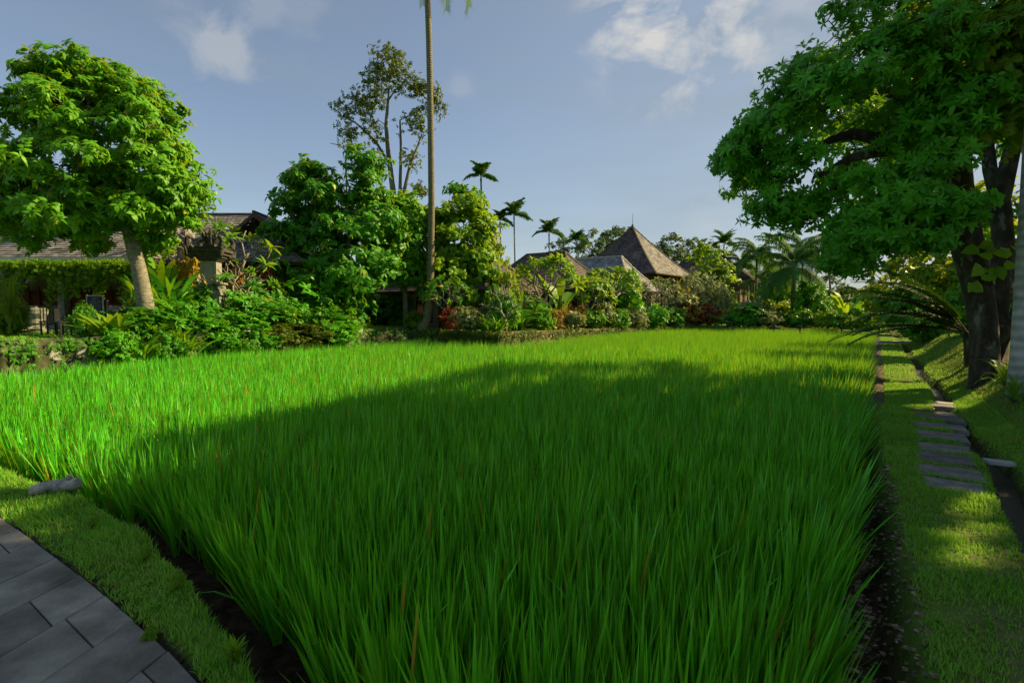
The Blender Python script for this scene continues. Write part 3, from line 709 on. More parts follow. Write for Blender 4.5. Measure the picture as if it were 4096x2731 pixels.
def blobpts(bl,k):
    """clump centres in an ellipsoid, shell biased"""
    c=np.array(bl[:3]); r=np.array(bl[3:6]); d=unit(k); rr=rng.uniform(.35,1,k)**.45
    return c+d*rr[:,None]*r
def crown(mb,centres,mid,nros,rc,size,tpls,upw=.6,flat=.55,cuts=(),spread=.3):
    allp=[];alla=[];allb=[]
    for c in centres:
        k=max(2,int(nros*rng.uniform(.6,1.4))); d=unit(k)*rng.uniform(.2,1,k)[:,None]**.5*rc*rng.uniform(.7,1.25); d[:,2]*=flat
        p=c+d; ax=d/ (np.linalg.norm(d,axis=1)[:,None]+1e-6)*.6+np.array([0,0,upw])+(c-mid)/(np.linalg.norm(c-mid)+1e-6)*.5+rng.normal(0,.25,(k,3))
        allp.append(p); alla.append(ax); allb.append(np.full(k,rng.random()))
    p=np.vstack(allp); a=np.vstack(alla); b=np.concatenate(allb)
    b=np.clip(b*.7+rng.random(len(b))*.3,0,1)
    k=keepmask(p,cuts); p=p[k];a=a[k];b=b[k]
    place(mb,tpls,p,a,size*rng.uniform(.75,1.2,len(p)),spread,base=b)
def tree(name,label,cat,base,trunk,trad,blobs,kclump,nros,rc,size,tpls,leaf,bark,group=None,limbs=(),cuts=(),upw=.6,tip=.012,flat=.55,extra=None,power=.5,only=None,minv=None,shrink=.3):
    root=empty(name,(base[0],base[1],base[2]),label=label,cat=cat,group=group)
    o=np.array([base[0],base[1],base[2]])
    sk=Skel(); last=sk.chain(trunk,-1,trad)
    for (pts,par,rad) in limbs:
        A=np.array(sk.p); k=int(np.argmin(np.linalg.norm(A-np.array(pts[0]),axis=1))) if par is None else par
        sk.chain(pts,k,rad)
    blobs=[tuple(b[:3])+tuple(max(q-shrink*rc-.2*size,.4*q) for q in b[3:6])+tuple(b[6:]) for b in blobs]
    cs=np.vstack([blobpts(b,max(1,int(kclump*b[6] if len(b)>6 else kclump))) for b in blobs])
    cs=cs[keepmask(cs,tuple(cuts) or (GAP,))]
    mid=cs.mean(0); cs=cs[np.argsort(np.linalg.norm(cs-np.array(sk.p[len(trunk)-1]),axis=1))]
    for c in cs: sk.reach(c)
    mb=MB(); sk.build(mb,tip=tip,power=power,maxr=trad[-1]*.8)
    mb.V=[v-o for v in mb.V]; mb.build('trunk',bark,root,smooth=True)
    mb=MB(); crown(mb,cs,mid,nros,rc,size,tpls,upw,flat,tuple(cuts) or (GAP,))
    mb.V=[v-o for v in mb.V]; mb.build('crown',leaf,root)
    return root
def BL(u,v,Y,ru,rv,rd,w=1.0):
    c=Q(u,v,Y); k=Y/F; return (c[0],c[1],c[2],ru*k,rd,rv*k,w)
def G(u,v,dz=0.0):
    z=0.3
    for _ in range(12): p=P(u,v,z); z=.5*z+.5*(gz(p[0],p[1])+dz)
    p=P(u,v,z); return np.array([p[0],p[1],gz(p[0],p[1])])
def onground(x,y): return np.array([x,y,gz(x,y)])

M['fallen']=leafmat('fallen_leaf',(.12,.07,.03),(.36,.24,.07),(.3,.2,.05),trans=.1,spec=.1)
for (nm,lb,pp,mt,sz,tp,ct) in SCAT:
    mb=MB(); place(mb,[leaf_tpl(.5,.1)] if tp=='leaf' else [rosette(6,.6,.3,(.1,.7)) for _ in range(3)],pp,np.array([[0,0,1.]])+rng.normal(0,.25,(len(pp),3)),sz*rng.uniform(.5,1.4,len(pp)),.8)
    mb.build(nm,M[mt],label=lb,cat=ct,kind='stuff')
rng=np.random.default_rng(21)
# ------------------------------------------------------------------ left tree
Yl=17.0; x0=(143-512)/512*Yl; b0=onground(x0+.15,Yl)
tree('broadleaf_tree','large round dense tree with pale trunk on the left terrace','tree',b0,
     [b0-[0,0,.2],Q(145,300,Yl),Q(139,270,Yl),Q(134,250,Yl),Q(130,235,Yl),Q(120,205,Yl),Q(112,170,Yl)],[.33,.24,.22,.21,.19,.13,.07],
     [BL(60,84,Yl,34,26,1.6),BL(95,78,Yl,42,26,2),BL(138,92,Yl,34,28,2),BL(40,120,Yl,30,30,1.8),BL(95,125,Yl-.3,60,40,2.9,1.5),BL(152,135,Yl,34,42,2.3),
      BL(12,170,Yl,30,28,1.8),BL(70,175,Yl-.5,55,40,3.0,1.4),BL(130,180,Yl-.5,50,42,2.8,1.3),BL(176,180,Yl,28,34,2),BL(20,205,Yl,40,26,2.3),BL(85,218,Yl-.4,60,24,3,1.2),
      BL(158,216,Yl,34,18,2.2,.8),BL(-15,215,Yl,30,30,2),BL(60,243,Yl,50,12,2,.3),BL(120,238,Yl,50,12,2.4,.3),BL(-25,175,Yl,25,30,2,.8)],
     26,17,.52,.205,ROSD+SPRW[:3],M['leafA'],M['barkPale'],upw=.75,tip=.013,shrink=.6)

# ------------------------------------------------------------------ the big shade tree on the right
bb=G(984,381); bb[2]-=.05
Yb=bb[1]
limbs=[([Q(955,190,Yb),Q(942,158,Yb),Q(925,150,Yb-.2),Q(901,146,Yb-.3),Q(875,138,Yb-.4),Q(851,133,Yb-.4),Q(830,140,Yb-.3),Q(800,158,Yb)],None,[.24,.20,.16,.14,.12,.10,.075,.05]),
       ([Q(958,118,Yb),Q(945,108,Yb+.2),Q(925,98,Yb+.5),Q(895,92,Yb+.8),Q(865,93,Yb+.9),Q(835,102,Yb+1),Q(800,118,Yb+1)],None,[.18,.17,.15,.13,.11,.08,.05]),
       ([Q(905,150,Yb-.3),Q(880,152,Yb-.6),Q(850,158,Yb-.8),Q(820,175,Yb-1)],None,[.10,.09,.07,.045]),
       ([Q(962,238,Yb),Q(950,222,Yb-.3),Q(930,220,Yb-.7),Q(905,228,Yb-1),Q(880,240,Yb-1.2)],None,[.14,.12,.10,.075,.045]),
       ([Q(1000,368,Yb+.6),Q(1003,330,Yb+.6),Q(1002,290,Yb+.6),Q(1003,240,Yb+.8),Q(1000,200,Yb+.9),Q(1012,150,Yb+1),Q(1030,90,Yb+1)],None,[.22,.20,.20,.19,.18,.15,.10]),
       ([Q(1000,205,Yb+.9),Q(990,170,Yb+1.2),Q(985,120,Yb+1.6),Q(990,60,Yb+2)],None,[.15,.13,.10,.07])]
tree('shade_tree','huge dark spreading tree with twin mossy trunks on the right bank','tree',bb,
     [bb-[0,0,.3],bb+[0,0,.05],Q(985,350,Yb),Q(983,320,Yb),Q(976,280,Yb),Q(966,240,Yb),Q(958,200,Yb),Q(955,160,Yb),Q(958,118,Yb),Q(962,80,Yb),Q(960,30,Yb),Q(955,-40,Yb)],
     [.30,.25,.23,.23,.25,.27,.26,.25,.21,.17,.13,.08],
     [BL(752,140,Yb-.3,24,30,1.6),BL(738,158,Yb,16,18,1.2,.6),BL(775,100,Yb,26,34,2),BL(805,55,Yb,34,34,2.2),BL(850,20,Yb,46,36,2.6),BL(800,110,Yb-.6,46,42,2.4,1.2),
      BL(860,75,Yb-.8,52,44,2.8,1.4),BL(915,30,Yb-.5,55,45,3,1.3),BL(920,90,Yb-1,50,34,2.6,1.1),BL(770,170,Yb,34,30,1.8),BL(768,208,Yb+.3,26,20,1.4,.7),BL(795,215,Yb+.2,26,18,1.3,.6),
      BL(850,185,Yb-1,30,14,1.3,.35),BL(950,110,Yb-1.6,36,26,1.2,.6),BL(880,215,Yb-1.6,46,26,1.6,1.1),BL(862,240,Yb-1.4,28,24,1.2,.8),BL(910,205,Yb-1.8,34,22,1.2,.8),BL(852,262,Yb-1,16,14,.8,.4),
      BL(925,165,Yb-1.8,26,16,1,.5),BL(985,90,Yb+2,50,60,3.5,1.2),BL(900,-50,Yb+.5,90,50,4,2.2),BL(975,-40,Yb+3,70,60,4,1.6),BL(830,-15,Yb+1.5,40,40,3,1.2),BL(880,60,Yb+4.5,60,60,2.5,1.5),BL(860,130,Yb+4.5,60,40,2.5,1.2),BL(985,215,Yb+2.2,26,30,1.2,.4),BL(845,120,Yb+6.8,46,44,2,1.3),BL(885,80,Yb+6.8,46,44,2,1.2),BL(885,200,Yb+6.3,36,26,2,1.1),BL(850,175,Yb+6.5,26,22,1.6,.8),BL(920,140,Yb+6.5,40,40,2,1),BL(905,240,Yb-1.5,30,22,1.2,.8),BL(935,215,Yb-1.6,26,26,1,.7),BL(1005,110,Yb-.9,30,50,1,.9),BL(930,130,Yb-1.4,40,30,1.4,.9),BL(870,170,Yb+2.5,60,40,1.6,.8)],
     20,13,.42,.150,ROSN+SPR[:2],M['leafDark'],M['barkDark'],shrink=1.0,limbs=limbs,cuts=(GAP,litfield),tip=.011,upw=.5)

# ------------------------------------------------------------------ yellow-green tree over the top right, trunk outside the frame
yb=onground(12.2,7.2)
tree('overhanging_tree','yellow-green leafy branches hanging into the top right corner','tree',yb,
     [yb-[0,0,.2],yb+[-.2,.1,2.5],yb+[-.6,.2,4.6],yb+[-1,.3,6.2]],[.32,.26,.22,.15],
     [BL(1000,40,8.6,40,50,1.2,1.0),BL(950,35,9.0,36,32,.8,.55),BL(1010,110,8.8,26,36,.9,.6),BL(985,85,9.0,24,24,.7,.4),(11.2,7.2,8.6,2.6,2.6,2.3,3),(12.5,5.0,8.4,2.4,2.6,2.4,3),(10.6,4.6,8.6,2,2,1.8,2),(14,8,9,2.4,2.6,2.2,2),(12.5,3,7,2.2,2.4,2.2,2),(12.2,6.0,6.0,1.7,2.4,1.8,2.4),(13.5,7.5,8.2,2.5,2.5,2.2,3),(12.5,5.5,8.4,2.5,2.5,2.4,3),(14.5,5.5,10.0,2.6,2.6,2.0,3),(12.6,8.0,7.6,2.0,2.2,2.0,3),(11.8,7.6,9.2,2.0,2.2,1.8,3),(11.4,6.2,9.0,2.0,2.2,1.8,2.5),(11.0,4.9,7.4,1.8,2,1.8,2),(15.5,8.6,10,2.4,2.6,2,2.5)],
     22,14,.55,.17,SPRW,M['leafYel'],M['barkDark'],cuts=(GAP,litfield),tip=.01)
for (x,y,h,lab) in ((15.8,12.8,12,'leafy tree outside the right edge of the view, behind the twin dark trunks'),(14.2,10.2,10.5,'leafy tree outside the right edge of the view, just beyond the white palm trunk'),(17.5,7.5,11,'leafy tree outside the right edge of the view, farthest from the path'),(12.5,-.5,9.5,'leafy tree outside the right edge of the view, nearest behind the camera'),(15.0,2.4,10.5,'leafy tree outside the right edge of the view, beside the overhanging branches')):  # unseen trees added for near-field shade, crowns trimmed by where their shadow falls
    b=onground(x,y)
    tree('garden_tree',lab,'tree',b,[b-[0,0,.2],b+[0,0,2.5],b+[-.2,0,h*.62]],[.3,.25,.15],
     [(x,y,h*.72,3,3.2,2.6,3.4),(x-1.5,y+1,h*.66,2.4,2.6,2.2,2.4),(x+.5,y-2,h*.6,2.4,2.4,2,2)],15,11,.7,.26,ROS,M['leafDark'],M['barkDark'],cuts=(GAP,litfield),group='trees outside the frame')

# ------------------------------------------------------------------ retaining wall
def rimpt(k):  # position along the back rim, k in control-point units
    i=int(min(max(k,0),len(rim)-2)); t=k-i; return poly[i]*(1-t)+poly[i+1]*t
def wall(name,k0,k1,label,mat,pre=None,lift=.03,n=110,thick=.5):
    ks=np.linspace(k0,k1,n); pts=[rimpt(k) for k in ks]
    if pre is not None: pts=[np.array(p) for p in pre]+pts
    pts=np.array(pts); tg=np.gradient(pts,axis=0); tg/=np.linalg.norm(tg,axis=1)[:,None]; nr=np.stack([-tg[:,1],tg[:,0]],1)
    m=len(pts); rows=[]
    # cross-section: foot, belly, shoulder, top front, top back, back foot
    sec=[(-.02,-.5,0),(.0,-.1,.03),(.03,.3,.05),(.05,.62,.05),(.09,.93,.04),(.16,1.0,.02),(thick,1.0,.01),(thick,.2,0)]
    for (o_,h_,jit) in sec:
        T=np.array([terrace(p[0],p[1]) for p in pts])+lift
        z=np.where(h_<0,h_,h_*T) if h_>0 else np.full(m,h_)
        off=o_+rng.normal(0,jit,m); q=pts+nr*off[:,None]; rows.append(np.stack([q[:,0],q[:,1],z+rng.normal(0,jit*.5,m)],1))
    V=np.concatenate(rows); f=[[r*m+i,r*m+i+1,(r+1)*m+i+1,(r+1)*m+i] for r in range(len(sec)-1) for i in range(m-1)]
    mb=MB(); mb.add(V,np.array(f)); return mb.build(name,mat,smooth=True,label=label,cat='wall')
M['wallstone']=noisemat('mossy_stone_wall',[(.018,.024,.010),(.04,.05,.02),(.10,.10,.06)],scale=3.2,bump=1.0,bscale=9,spots=((.30,.30,.28),1.9,.585))
M['wallearth']=noisemat('earth_bank',[(.05,.055,.02),(.12,.10,.045),(.20,.16,.08)],scale=3,bump=.8,bscale=14)
wall('retaining_wall',0,9,'mossy stone retaining wall along the left side of the rice field',M['wallstone'],pre=[(-19.6,9.3),(-18.2,10.4),(-16.2,11.6)])
wall('earth_bank',9.02,17.6,'low brown earth and grass bank behind the middle of the rice',M['wallearth'],thick=.8)
# trailing weeds on the walls
def weeds(name,label,k0,k1,n,mat,zr=(0,1.05),size=.10,tpl=None):
    ks=rng.uniform(k0,k1,n); ks=ks[np.argsort(ks)]
    keep=wob(ks*3,ks*1.3,1.4,5)+rng.normal(0,.35,n)>-.15; ks=ks[keep]
    pts=np.array([rimpt(k) for k in ks]); T=terrace(pts[:,0],pts[:,1]); zz=rng.uniform(*zr,len(ks))**.7*T
    c0=np.array([rimpt(min(k+.05,k1)) for k in ks])-pts; c0/=np.linalg.norm(c0,axis=1)[:,None]+1e-9
    nr=np.stack([-c0[:,1],c0[:,0]],1); p=np.stack([pts[:,0],pts[:,1],zz],1); p[:,:2]+=nr*(rng.uniform(-.12,.08,len(ks)))[:,None]
    ax=np.stack([-nr[:,0],-nr[:,1],np.full(len(ks),.6)],1)+rng.normal(0,.4,(len(ks),3))
    mb=MB(); place(mb,tpl or FINE,p,ax,size*rng.uniform(.5,1.3,len(ks)),.5); return mb.build(name,mat,label=label,cat='weeds',kind='stuff')
weeds('wall_weeds','small weeds and moss growing out of the stone wall',0,9,1300,M['leafMid'],size=.07)
weeds('bank_weeds','brownish creeping weeds on the earth bank',9,13.5,2600,M['leafOlive'],size=.08)
weeds('bank_grass_tufts','rough grass fringe along the top of the earth bank',12.5,17.5,2200,M['leafOlive'],size=.12)

# ------------------------------------------------------------------ roofs and houses
def roof_face(mb,a,b,c,d,rows,tw,concave=.0,lift=.035,mat=0):
    """a,b eave ends; c,d top ends (c above b, d above a)."""
    a,b,c,d=[np.array(q,float) for q in (a,b,c,d)]
    nrm=np.cross(b-a,d-a); nrm/=np.linalg.norm(nrm)
    if nrm[2]<0: nrm=-nrm
    V=[];Fq=[];Rn=[];n=0
    def pt(L,t): 
        p=L[0]+(L[1]-L[0])*t; p=p.copy(); p[2]-=concave*4*t*(1-t); return p
    for r in range(rows):
        t0=r/rows; t1=(r+1)/rows+.25/rows; t1=min(t1,1)
        l0,r0_,l1,r1=pt((a,d),t0),pt((b,c),t0),pt((a,d),t1),pt((b,c),t1)
        w=np.linalg.norm(r0_-l0); m=max(1,int(w/tw)); sh=(r%2)*.5
        xs=np.unique(np.clip((np.arange(-1,m+2)+sh)/m,0,1)); rowr=rng.uniform(-.12,.12)
        for k in range(len(xs)-1):
            x0_,x1_=xs[k]+.0,xs[k+1]; up=lift*rng.uniform(.7,1.3); g=.04*(x1_-x0_)
            p0=l0+(r0_-l0)*(x0_+g)+nrm*up; p1=l0+(r0_-l0)*(x1_-g)+nrm*up; q1=l1+(r1-l1)*(x1_-g)+nrm*.004; q0=l1+(r1-l1)*(x0_+g)+nrm*.004
            u0=l0+(r0_-l0)*x0_-nrm*.01; u1=l0+(r0_-l0)*x1_-nrm*.01
            V+= [p0,p1,q1,q0,u0,u1]; Fq+=[[n,n+1,n+2,n+3],[n+4,n+5,n+1,n]]; n+=6; Rn+=[min(max(rng.random()+rowr,0),1)]*6
    mb.add(np.array(V),np.array(Fq),np.array(Rn),mat)
def hip_house(name,label,c,yaw,Lx,Ly,ze,zr,r,z0,tile,ridge,wallm,group=None,rows=26,tw=.28,concave=0,over=.9,features=None,spike=0,cat='house',knob=False,under=M['woodDark'],tile_sunlit=None):
    root=empty(name,(c[0],c[1],z0),label=label,cat=cat,group=group,rz=yaw)
    ze-=z0; zr-=z0
    A=(-Lx,-Ly,ze);B=(Lx,-Ly,ze);Cc=(Lx,Ly,ze);Dd=(-Lx,Ly,ze);R0=(-r,0,zr);R1=(r,0,zr)
    mb=MB(); 
    roof_face(mb,A,B,R1,R0,rows,tw,concave); roof_face(mb,Cc,Dd,R0,R1,rows,tw,concave)
    roof_face(mb,B,Cc,R1,R1,rows,tw,concave,mat=1 if tile_sunlit else 0); roof_face(mb,Dd,A,R0,R0,rows,tw,concave)
    # solid underside
    e=.10; V=[(-Lx,-Ly,ze-.02),(Lx,-Ly,ze-.02),(Lx,Ly,ze-.02),(-Lx,Ly,ze-.02),(-Lx,-Ly,ze-.02-e),(Lx,-Ly,ze-.02-e),(Lx,Ly,ze-.02-e),(-Lx,Ly,ze-.02-e)]
    rf=mb.build('roof',[tile,tile_sunlit or tile],root)
    m2=MB(); m2.add(np.array(V),np.array([[0,1,5,4],[1,2,6,5],[2,3,7,6],[3,0,4,7],[4,5,6,7]])); 
    rr=[]
    m2.build('eaves',under,rf)
    m3=MB()
    for (p,q) in ((A,R0),(B,R1),(Cc,R1),(Dd,R0),(R0,R1)):
        p=np.array(p,float);q=np.array(q,float); L=np.linalg.norm(q-p)
        if L<.05: continue
        k=max(2,int(L/.3)); pts=[]
        for i in range(k+1):
            t=i/k; s_=p+(q-p)*t; s_[2]-=concave*4*t*(1-t)*(0 if p[2]==q[2] else 1); s_[2]+=.05; pts.append(s_)
        rad=[.10+(.035 if (knob and i%2) else 0) for i in range(k+1)]
        m3.tube(pts,rad,6)
    if spike: m3.tube([(0,0,zr),(0,0,zr+.5)],[.28,.06],8); m3.tube([(0,0,zr+.3),(0,0,zr+spike)],[.035,.02],5)
    m3.build('ridge',ridge,rf)
    # walls
    wx,wy=Lx-over,Ly-over; m4=MB()
    m4.box(-wx,wx,-wy,wy,.0,ze-.10); w=m4.build('wall',wallm,root)
    for ft in (features or []):
        kind,face,x,zb,zt,wd=ft
        m5=MB()
        def fb(x0,x1,dp0,dp1,zb_,zt_,mm=m5):
            if face=='f': mm.box(x0,x1,-wy-dp1,-wy-dp0,zb_,zt_)
            elif face=='r': mm.box(wx+dp0,wx+dp1,x0,x1,zb_,zt_)
            elif face=='l': mm.box(-wx-dp1,-wx-dp0,x0,x1,zb_,zt_)
        if kind=='post':
            off=over*.8
            if face=='f': m5.box(x-.09,x+.09,-wy-off,-wy-off+.18,0,ze-.12)
            else: m5.box(wx+off-.18,wx+off,x-.09,x+.09,0,ze-.12)
            m5.build('post',M['wood'] if wd==0 else M['plasterGrey'],root)
        else:
            fb(x-wd/2,x+wd/2,-.02,.03,zb,zt); f_=m5.build('window' if kind=='win' else 'opening',M['glass'],root)
            m6=MB(); fw=.07
            fb(x-wd/2-fw,x-wd/2,0,.06,zb-fw,zt+fw,m6); fb(x+wd/2,x+wd/2+fw,0,.06,zb-fw,zt+fw,m6); fb(x-wd/2,x+wd/2,0,.058,zt,zt+fw,m6); fb(x-wd/2,x+wd/2,0,.058,zb-fw,zb,m6)
            if kind=='win': fb(x-.025,x+.025,0,.055,zb,zt,m6)
            m6.build('frame',M['wood'],f_)
    return root
yaw=math.atan2(-.54,.84)
gr='tiled garden villas behind the rice'
hip_house('villa','pyramid-roofed villa with a tall finial spike, tallest roof in the middle',(16.3,70),R(-40+0),6.2,6.2,6.3,13.0,.05,.4,M['tileRed'],M['ridge'],M['wood'],gr,rows=34,tw=.4,concave=.25,spike=1.9,over=1.3,features=[('win','f',-2,3.2,5.0,1.2),('win','f',2.4,3.2,5.0,1.2),('win','r',-2,3.0,5.2,1.6),('win','r',2,3.0,5.2,1.6),('post','f',-4.5,0,0,0),('post','f',0,0,0,0),('post','f',4.9,0,0,0),('post','r',-4.5,0,0,0),('post','r',0,0,0,0)],tile_sunlit=M['tileGrey'],knob=True)  # paler tiles on the right face put its sunlight into the colour
hip_house('villa','villa with slate-grey hipped roof and knobbed white ridge, in front of the pyramid roof',(8.8,53.6),yaw,5.8,5.3,3.7,7.2,2.7,.4,M['tileBlue'],M['ridgeWhite'],M['plasterGrey'],gr,rows=24,tw=.34,concave=.35,over=1.4,knob=True,features=[('win','f',2,1,2.4,1.4),('post','f',3.8,0,0,1),('post','f',0,0,0,1),('post','r',-2.5,0,0,1),('post','r',1,0,0,1),('win','r',-1,.6,2.4,1.4)])
hip_house('villa','villa with brown hipped roof behind the frangipani, left of the slate roof',(2.7,41.5),yaw,5,4.6,3.2,6.3,1.75,.6,M['tile'],M['ridge'],M['plasterGrey'],gr,rows=24,tw=.3,concave=.25,over=1.3,features=[('win','r',-2.0,.4,2.2,1.4),('win','r',1,.4,2.2,1.4),('win','f',2,.4,2.2,1.6),('post','r',-3.2,0,0,0),('post','r',-.5,0,0,0),('post','r',2.5,0,0,0),('post','f',4.0,0,0,1),('post','f',2.8,0,0,1),('post','f',.5,0,0,1),('post','f',-2,0,0,1)])
hip_house('villa','villa with brown roof half hidden behind the bright tree by the coconut trunk',(-3.4,33.9),yaw,4.6,3.5,2.95,5.9,1.7,.65,M['tile'],M['ridge'],M['plasterGrey'],gr,rows=22,tw=.3,concave=.2,over=1.1,features=[('win','r',0,.4,1.9,1.5),('win','f',2,.4,1.9,1.5),('win','f',-1,.4,1.9,1.2),('post','f',3.5,0,0,0),('post','f',1,0,0,0)])
hip_house('villa','distant dark brown villa with wooden wall, right of the pyramid roof',(28.0,74),yaw,6.4,5.4,6.0,10.2,1.6,.3,M['tileRed'],M['ridge'],M['wood'],gr,rows=26,tw=.4,concave=.2,over=1.3,features=[('win','r',-1.2,2.6,4.6,1.3),('win','f',2,2.6,4.6,1.3),('post','r',-4,0,0,0),('post','r',1,0,0,0)])
# ---- big house on the left terrace
H=empty('garden_restaurant',(-18,24,.9),label='long low restaurant with grey shingle roof and gablet, left terrace',cat='building')
def hb(mb): mb.V=[v-np.array([-18,24,.9]) for v in mb.V]; return mb
def hiproof(mb,ridgemb,evmb,x0,x1,y0,y1,ze,zr,xa,xb,yr=None,rows=26,tw=.24):
    yr=(y0+y1)/2 if yr is None else yr
    A=(x0,y0,ze);B=(x1,y0,ze);Cc=(x1,y1,ze);Dd=(x0,y1,ze);R0=(xa,yr,zr);R1=(xb,yr,zr)
    roof_face(mb,A,B,R1,R0,rows,tw,.12); roof_face(mb,Cc,Dd,R0,R1,rows,tw,.12); roof_face(mb,B,Cc,R1,R1,rows,tw,.12); roof_face(mb,Dd,A,R0,R0,rows,tw,.12)
    for (p,q) in ((B,R1),(A,R0),(Cc,R1),(Dd,R0),(R0,R1)):
        p=np.array(p,float);q=np.array(q,float); pts=[]
        for i in range(13): t=i/12; s_=p+(q-p)*t; s_[2]-=.12*4*t*(1-t)*(p[2]!=q[2]); s_[2]+=.04; pts.append(s_)
        ridgemb.tube(pts,.085,6)
    evmb.box(x0,x1,y0,y1,ze-.16,ze-.02)
mr,mg,me_=MB(),MB(),MB()
hiproof(mr,mg,me_,-29,-15.2,21.4,30,3.95,7.0,-25.5,-17.3,26.3)
hiproof(mr,mg,me_,-21.5,-9.9,24.4,33,4.05,7.0,-19.0,-14.1,28.6)
# gablet at the right end of the ridge
gx0,gx1,gy,gzb,gzt=-13.95,-12.15,26.5,5.75,6.5
gc=(-13.05)
roof_face(mr,(gx0-.25,gy-.3,gzb-.12),(gx0-.25,28.9,gzb-.12),(gc,28.9,gzt+.18),(gc,gy-.3,gzt+.18),7,.24)
roof_face(mr,(gx1+.25,28.9,gzb-.12),(gx1+.25,gy-.3,gzb-.12),(gc,gy-.3,gzt+.18),(gc,28.9,gzt+.18),7,.24)
rf=hb(mr).build('roof',M['tileGrey'],H); 
mg.tube([(gc,gy-.35,gzt+.22),(gc,28.9,gzt+.22)],.08,6)
hb(mg).build('ridge',M['ridge'],rf); hb(me_).build('eaves',M['woodDark'],rf)
mb=MB()
for s_ in (-1,1):
    a=np.array([gc+s_*1.25,gy-.32,gzb-.12]); b=np.array([gc,gy-.32,gzt+.16]); 
    nrm=np.array([s_*.0,0,1]); V=[a+[0,0,-.16],b+[0,0,-.20],b+[0,0,.03],a+[0,0,.03]]; V+= [q+np.array([0,.12,0]) for q in V]
    mb.add(np.array(V),np.array([[0,1,2,3],[7,6,5,4],[0,4,5,1],[1,5,6,2],[2,6,7,3],[3,7,4,0]]))
hb(mb).build('bargeboard',M['wood'],H)
mb=MB(); mb.add2(np.array([(gx0-.15,gy+.15,gzb-.1),(gx1+.15,gy+.15,gzb-.1),(gc,gy+.15,gzt)]),[[[0,1,2]]]); hb(mb).build('gable_infill',M['woodDark'],H)
mb=MB(); mb.box(-29.1,-15.0,21.22,21.36,3.78,3.93); mb.box(-29.1,-15.0,21.36,21.40,3.7,3.93); hb(mb).build('gutter',M['gutter'],H)
mb=MB(); mb.box(-28,-16,25.2,25.4,.9,3.79); mb.box(-15.4,-10.9,25.6,32,.9,3.88); hb(mb).build('wall',M['plaster'],H)
M['brickpink']=noisemat('pink_brick',[(.16,.085,.055),(.26,.15,.10),(.33,.20,.14)],scale=3,stretch=(1,1,9),bump=.6)
mb=MB(); mb.box(-12.6,-10.6,25.35,25.58,2.65,3.88); hb(mb).build('brick_panel',M['brickpink'],H)
mb=MB(); mb.box(-12.7,-10.4,25.3,25.57,1.0,2.62); hb(mb).build('opening',M['woodDark'],H)  # solid dark panel stands in for the shade inside the opening
mb=MB(); mb.box(-28,-16,25.0,25.19,1.9,2.7); 
for i in range(24): mb.box(-28+i*.5,-27.94+i*.5,24.93,25.0,1.7,2.9)
hb(mb).build('lattice_panel',M['redlac'],H)
mb=MB(); mb.box(-28.6,-15.6,21.9,25.0,.8,1.12); mb.box(-28.9,-15.5,21.5,21.9,.8,.98); hb(mb).build('plinth',M['stone'],H)
for x in (-27.5,-24.6,-21.9,-19.4,-16.6):
    mb=MB(); mb.box(x-.22,x+.22,22.0,22.44,1.12,1.6,taper=.03); mb.box(x-.14,x+.14,22.08,22.36,1.6,3.79); hb(mb).build('pillar',M['stone'],H)
for x in (-20.9,-18.2,-25.8):
    mb=MB(); mb.box(x-.5,x+.5,23.3,24.1,1.62,1.68)
    for a_,b_ in ((-.42,23.36),(.36,23.36),(-.42,23.98),(.36,23.98)): mb.box(x+a_,x+a_+.06,b_,b_+.06,1.121,1.62)
    tag(mb.build('veranda_table',M['wood']),{-20.9:'dark wooden table on the veranda, middle one',-18.2:'dark wooden table on the veranda nearest the pale tree trunk',-25.8:'dark wooden table at the far left of the veranda'}[x],'table','veranda tables')

# ------------------------------------------------------------------ hanging vine along the gutter
root=empty('hanging_vine',(-20,20.9,3.7),label='curtain of leafy vines with pale violet flowers hanging below the white gutter',cat='vine')
mb=MB(); n=5200; x=rng.uniform(-27,-14.4,n); dens=wob(x,x*0,1.1,4); dep=np.abs(rng.normal(0,1,n))*(.45+.35*(dens>0)); 
z=3.72-dep*.75; strands=rng.uniform(-27,-14.4,46); extra=[]
for s_ in strands:
    L=rng.uniform(.5,2.0); k=int(L*26); extra.append(np.stack([s_+rng.normal(0,.035,k),20.9+rng.normal(0,.08,k),3.5-rng.random(k)*L],1))
p=np.vstack([np.stack([x,20.9+rng.normal(0,.16,n),np.maximum(z,2.2)],1)]+extra); p=p-[-20,20.9,3.7]
place(mb,SPR,p,np.stack([rng.normal(0,.5,len(p)),-np.abs(rng.normal(.8,.3,len(p))),rng.normal(0,.5,len(p))],1),.085*rng.uniform(.7,1.3,len(p)),.6)
mb.build('foliage',M['leafLime'],root)
for s_ in strands[::2]:
    mb=MB(); mb.tube([(s_+20+rng.normal(0,.1),.05,.1),(s_+20+rng.normal(0,.15),.08,-.9),(s_+20+rng.normal(0,.3),.0,-1.7)],[.012,.01,.006],4); mb.build('stem',M['twig'],root)
FL=rosette(7,.75,.1,(.0,.4))
def flower(parent,loc,size,mat):
    key=('fl',mat)
    if key not in cache:
        mb=MB(); place(mb,[FL],np.zeros((3,3))+rng.normal(0,.25,(3,3)),np.tile([[0,-.6,1.]],(3,1)),np.full(3,1.),.5); cache[key]=mb.mesh('flower',M[mat])
    o=bpy.data.objects.new('flower',cache[key]); C.objects.link(o); o.parent=parent; o.location=tuple(loc); o.scale=(size,)*3; return o
cache={}
for i in range(12): flower(root,(rng.uniform(-5,4.2),-.22,rng.uniform(-.9,-.2)),.09,'flowerV')

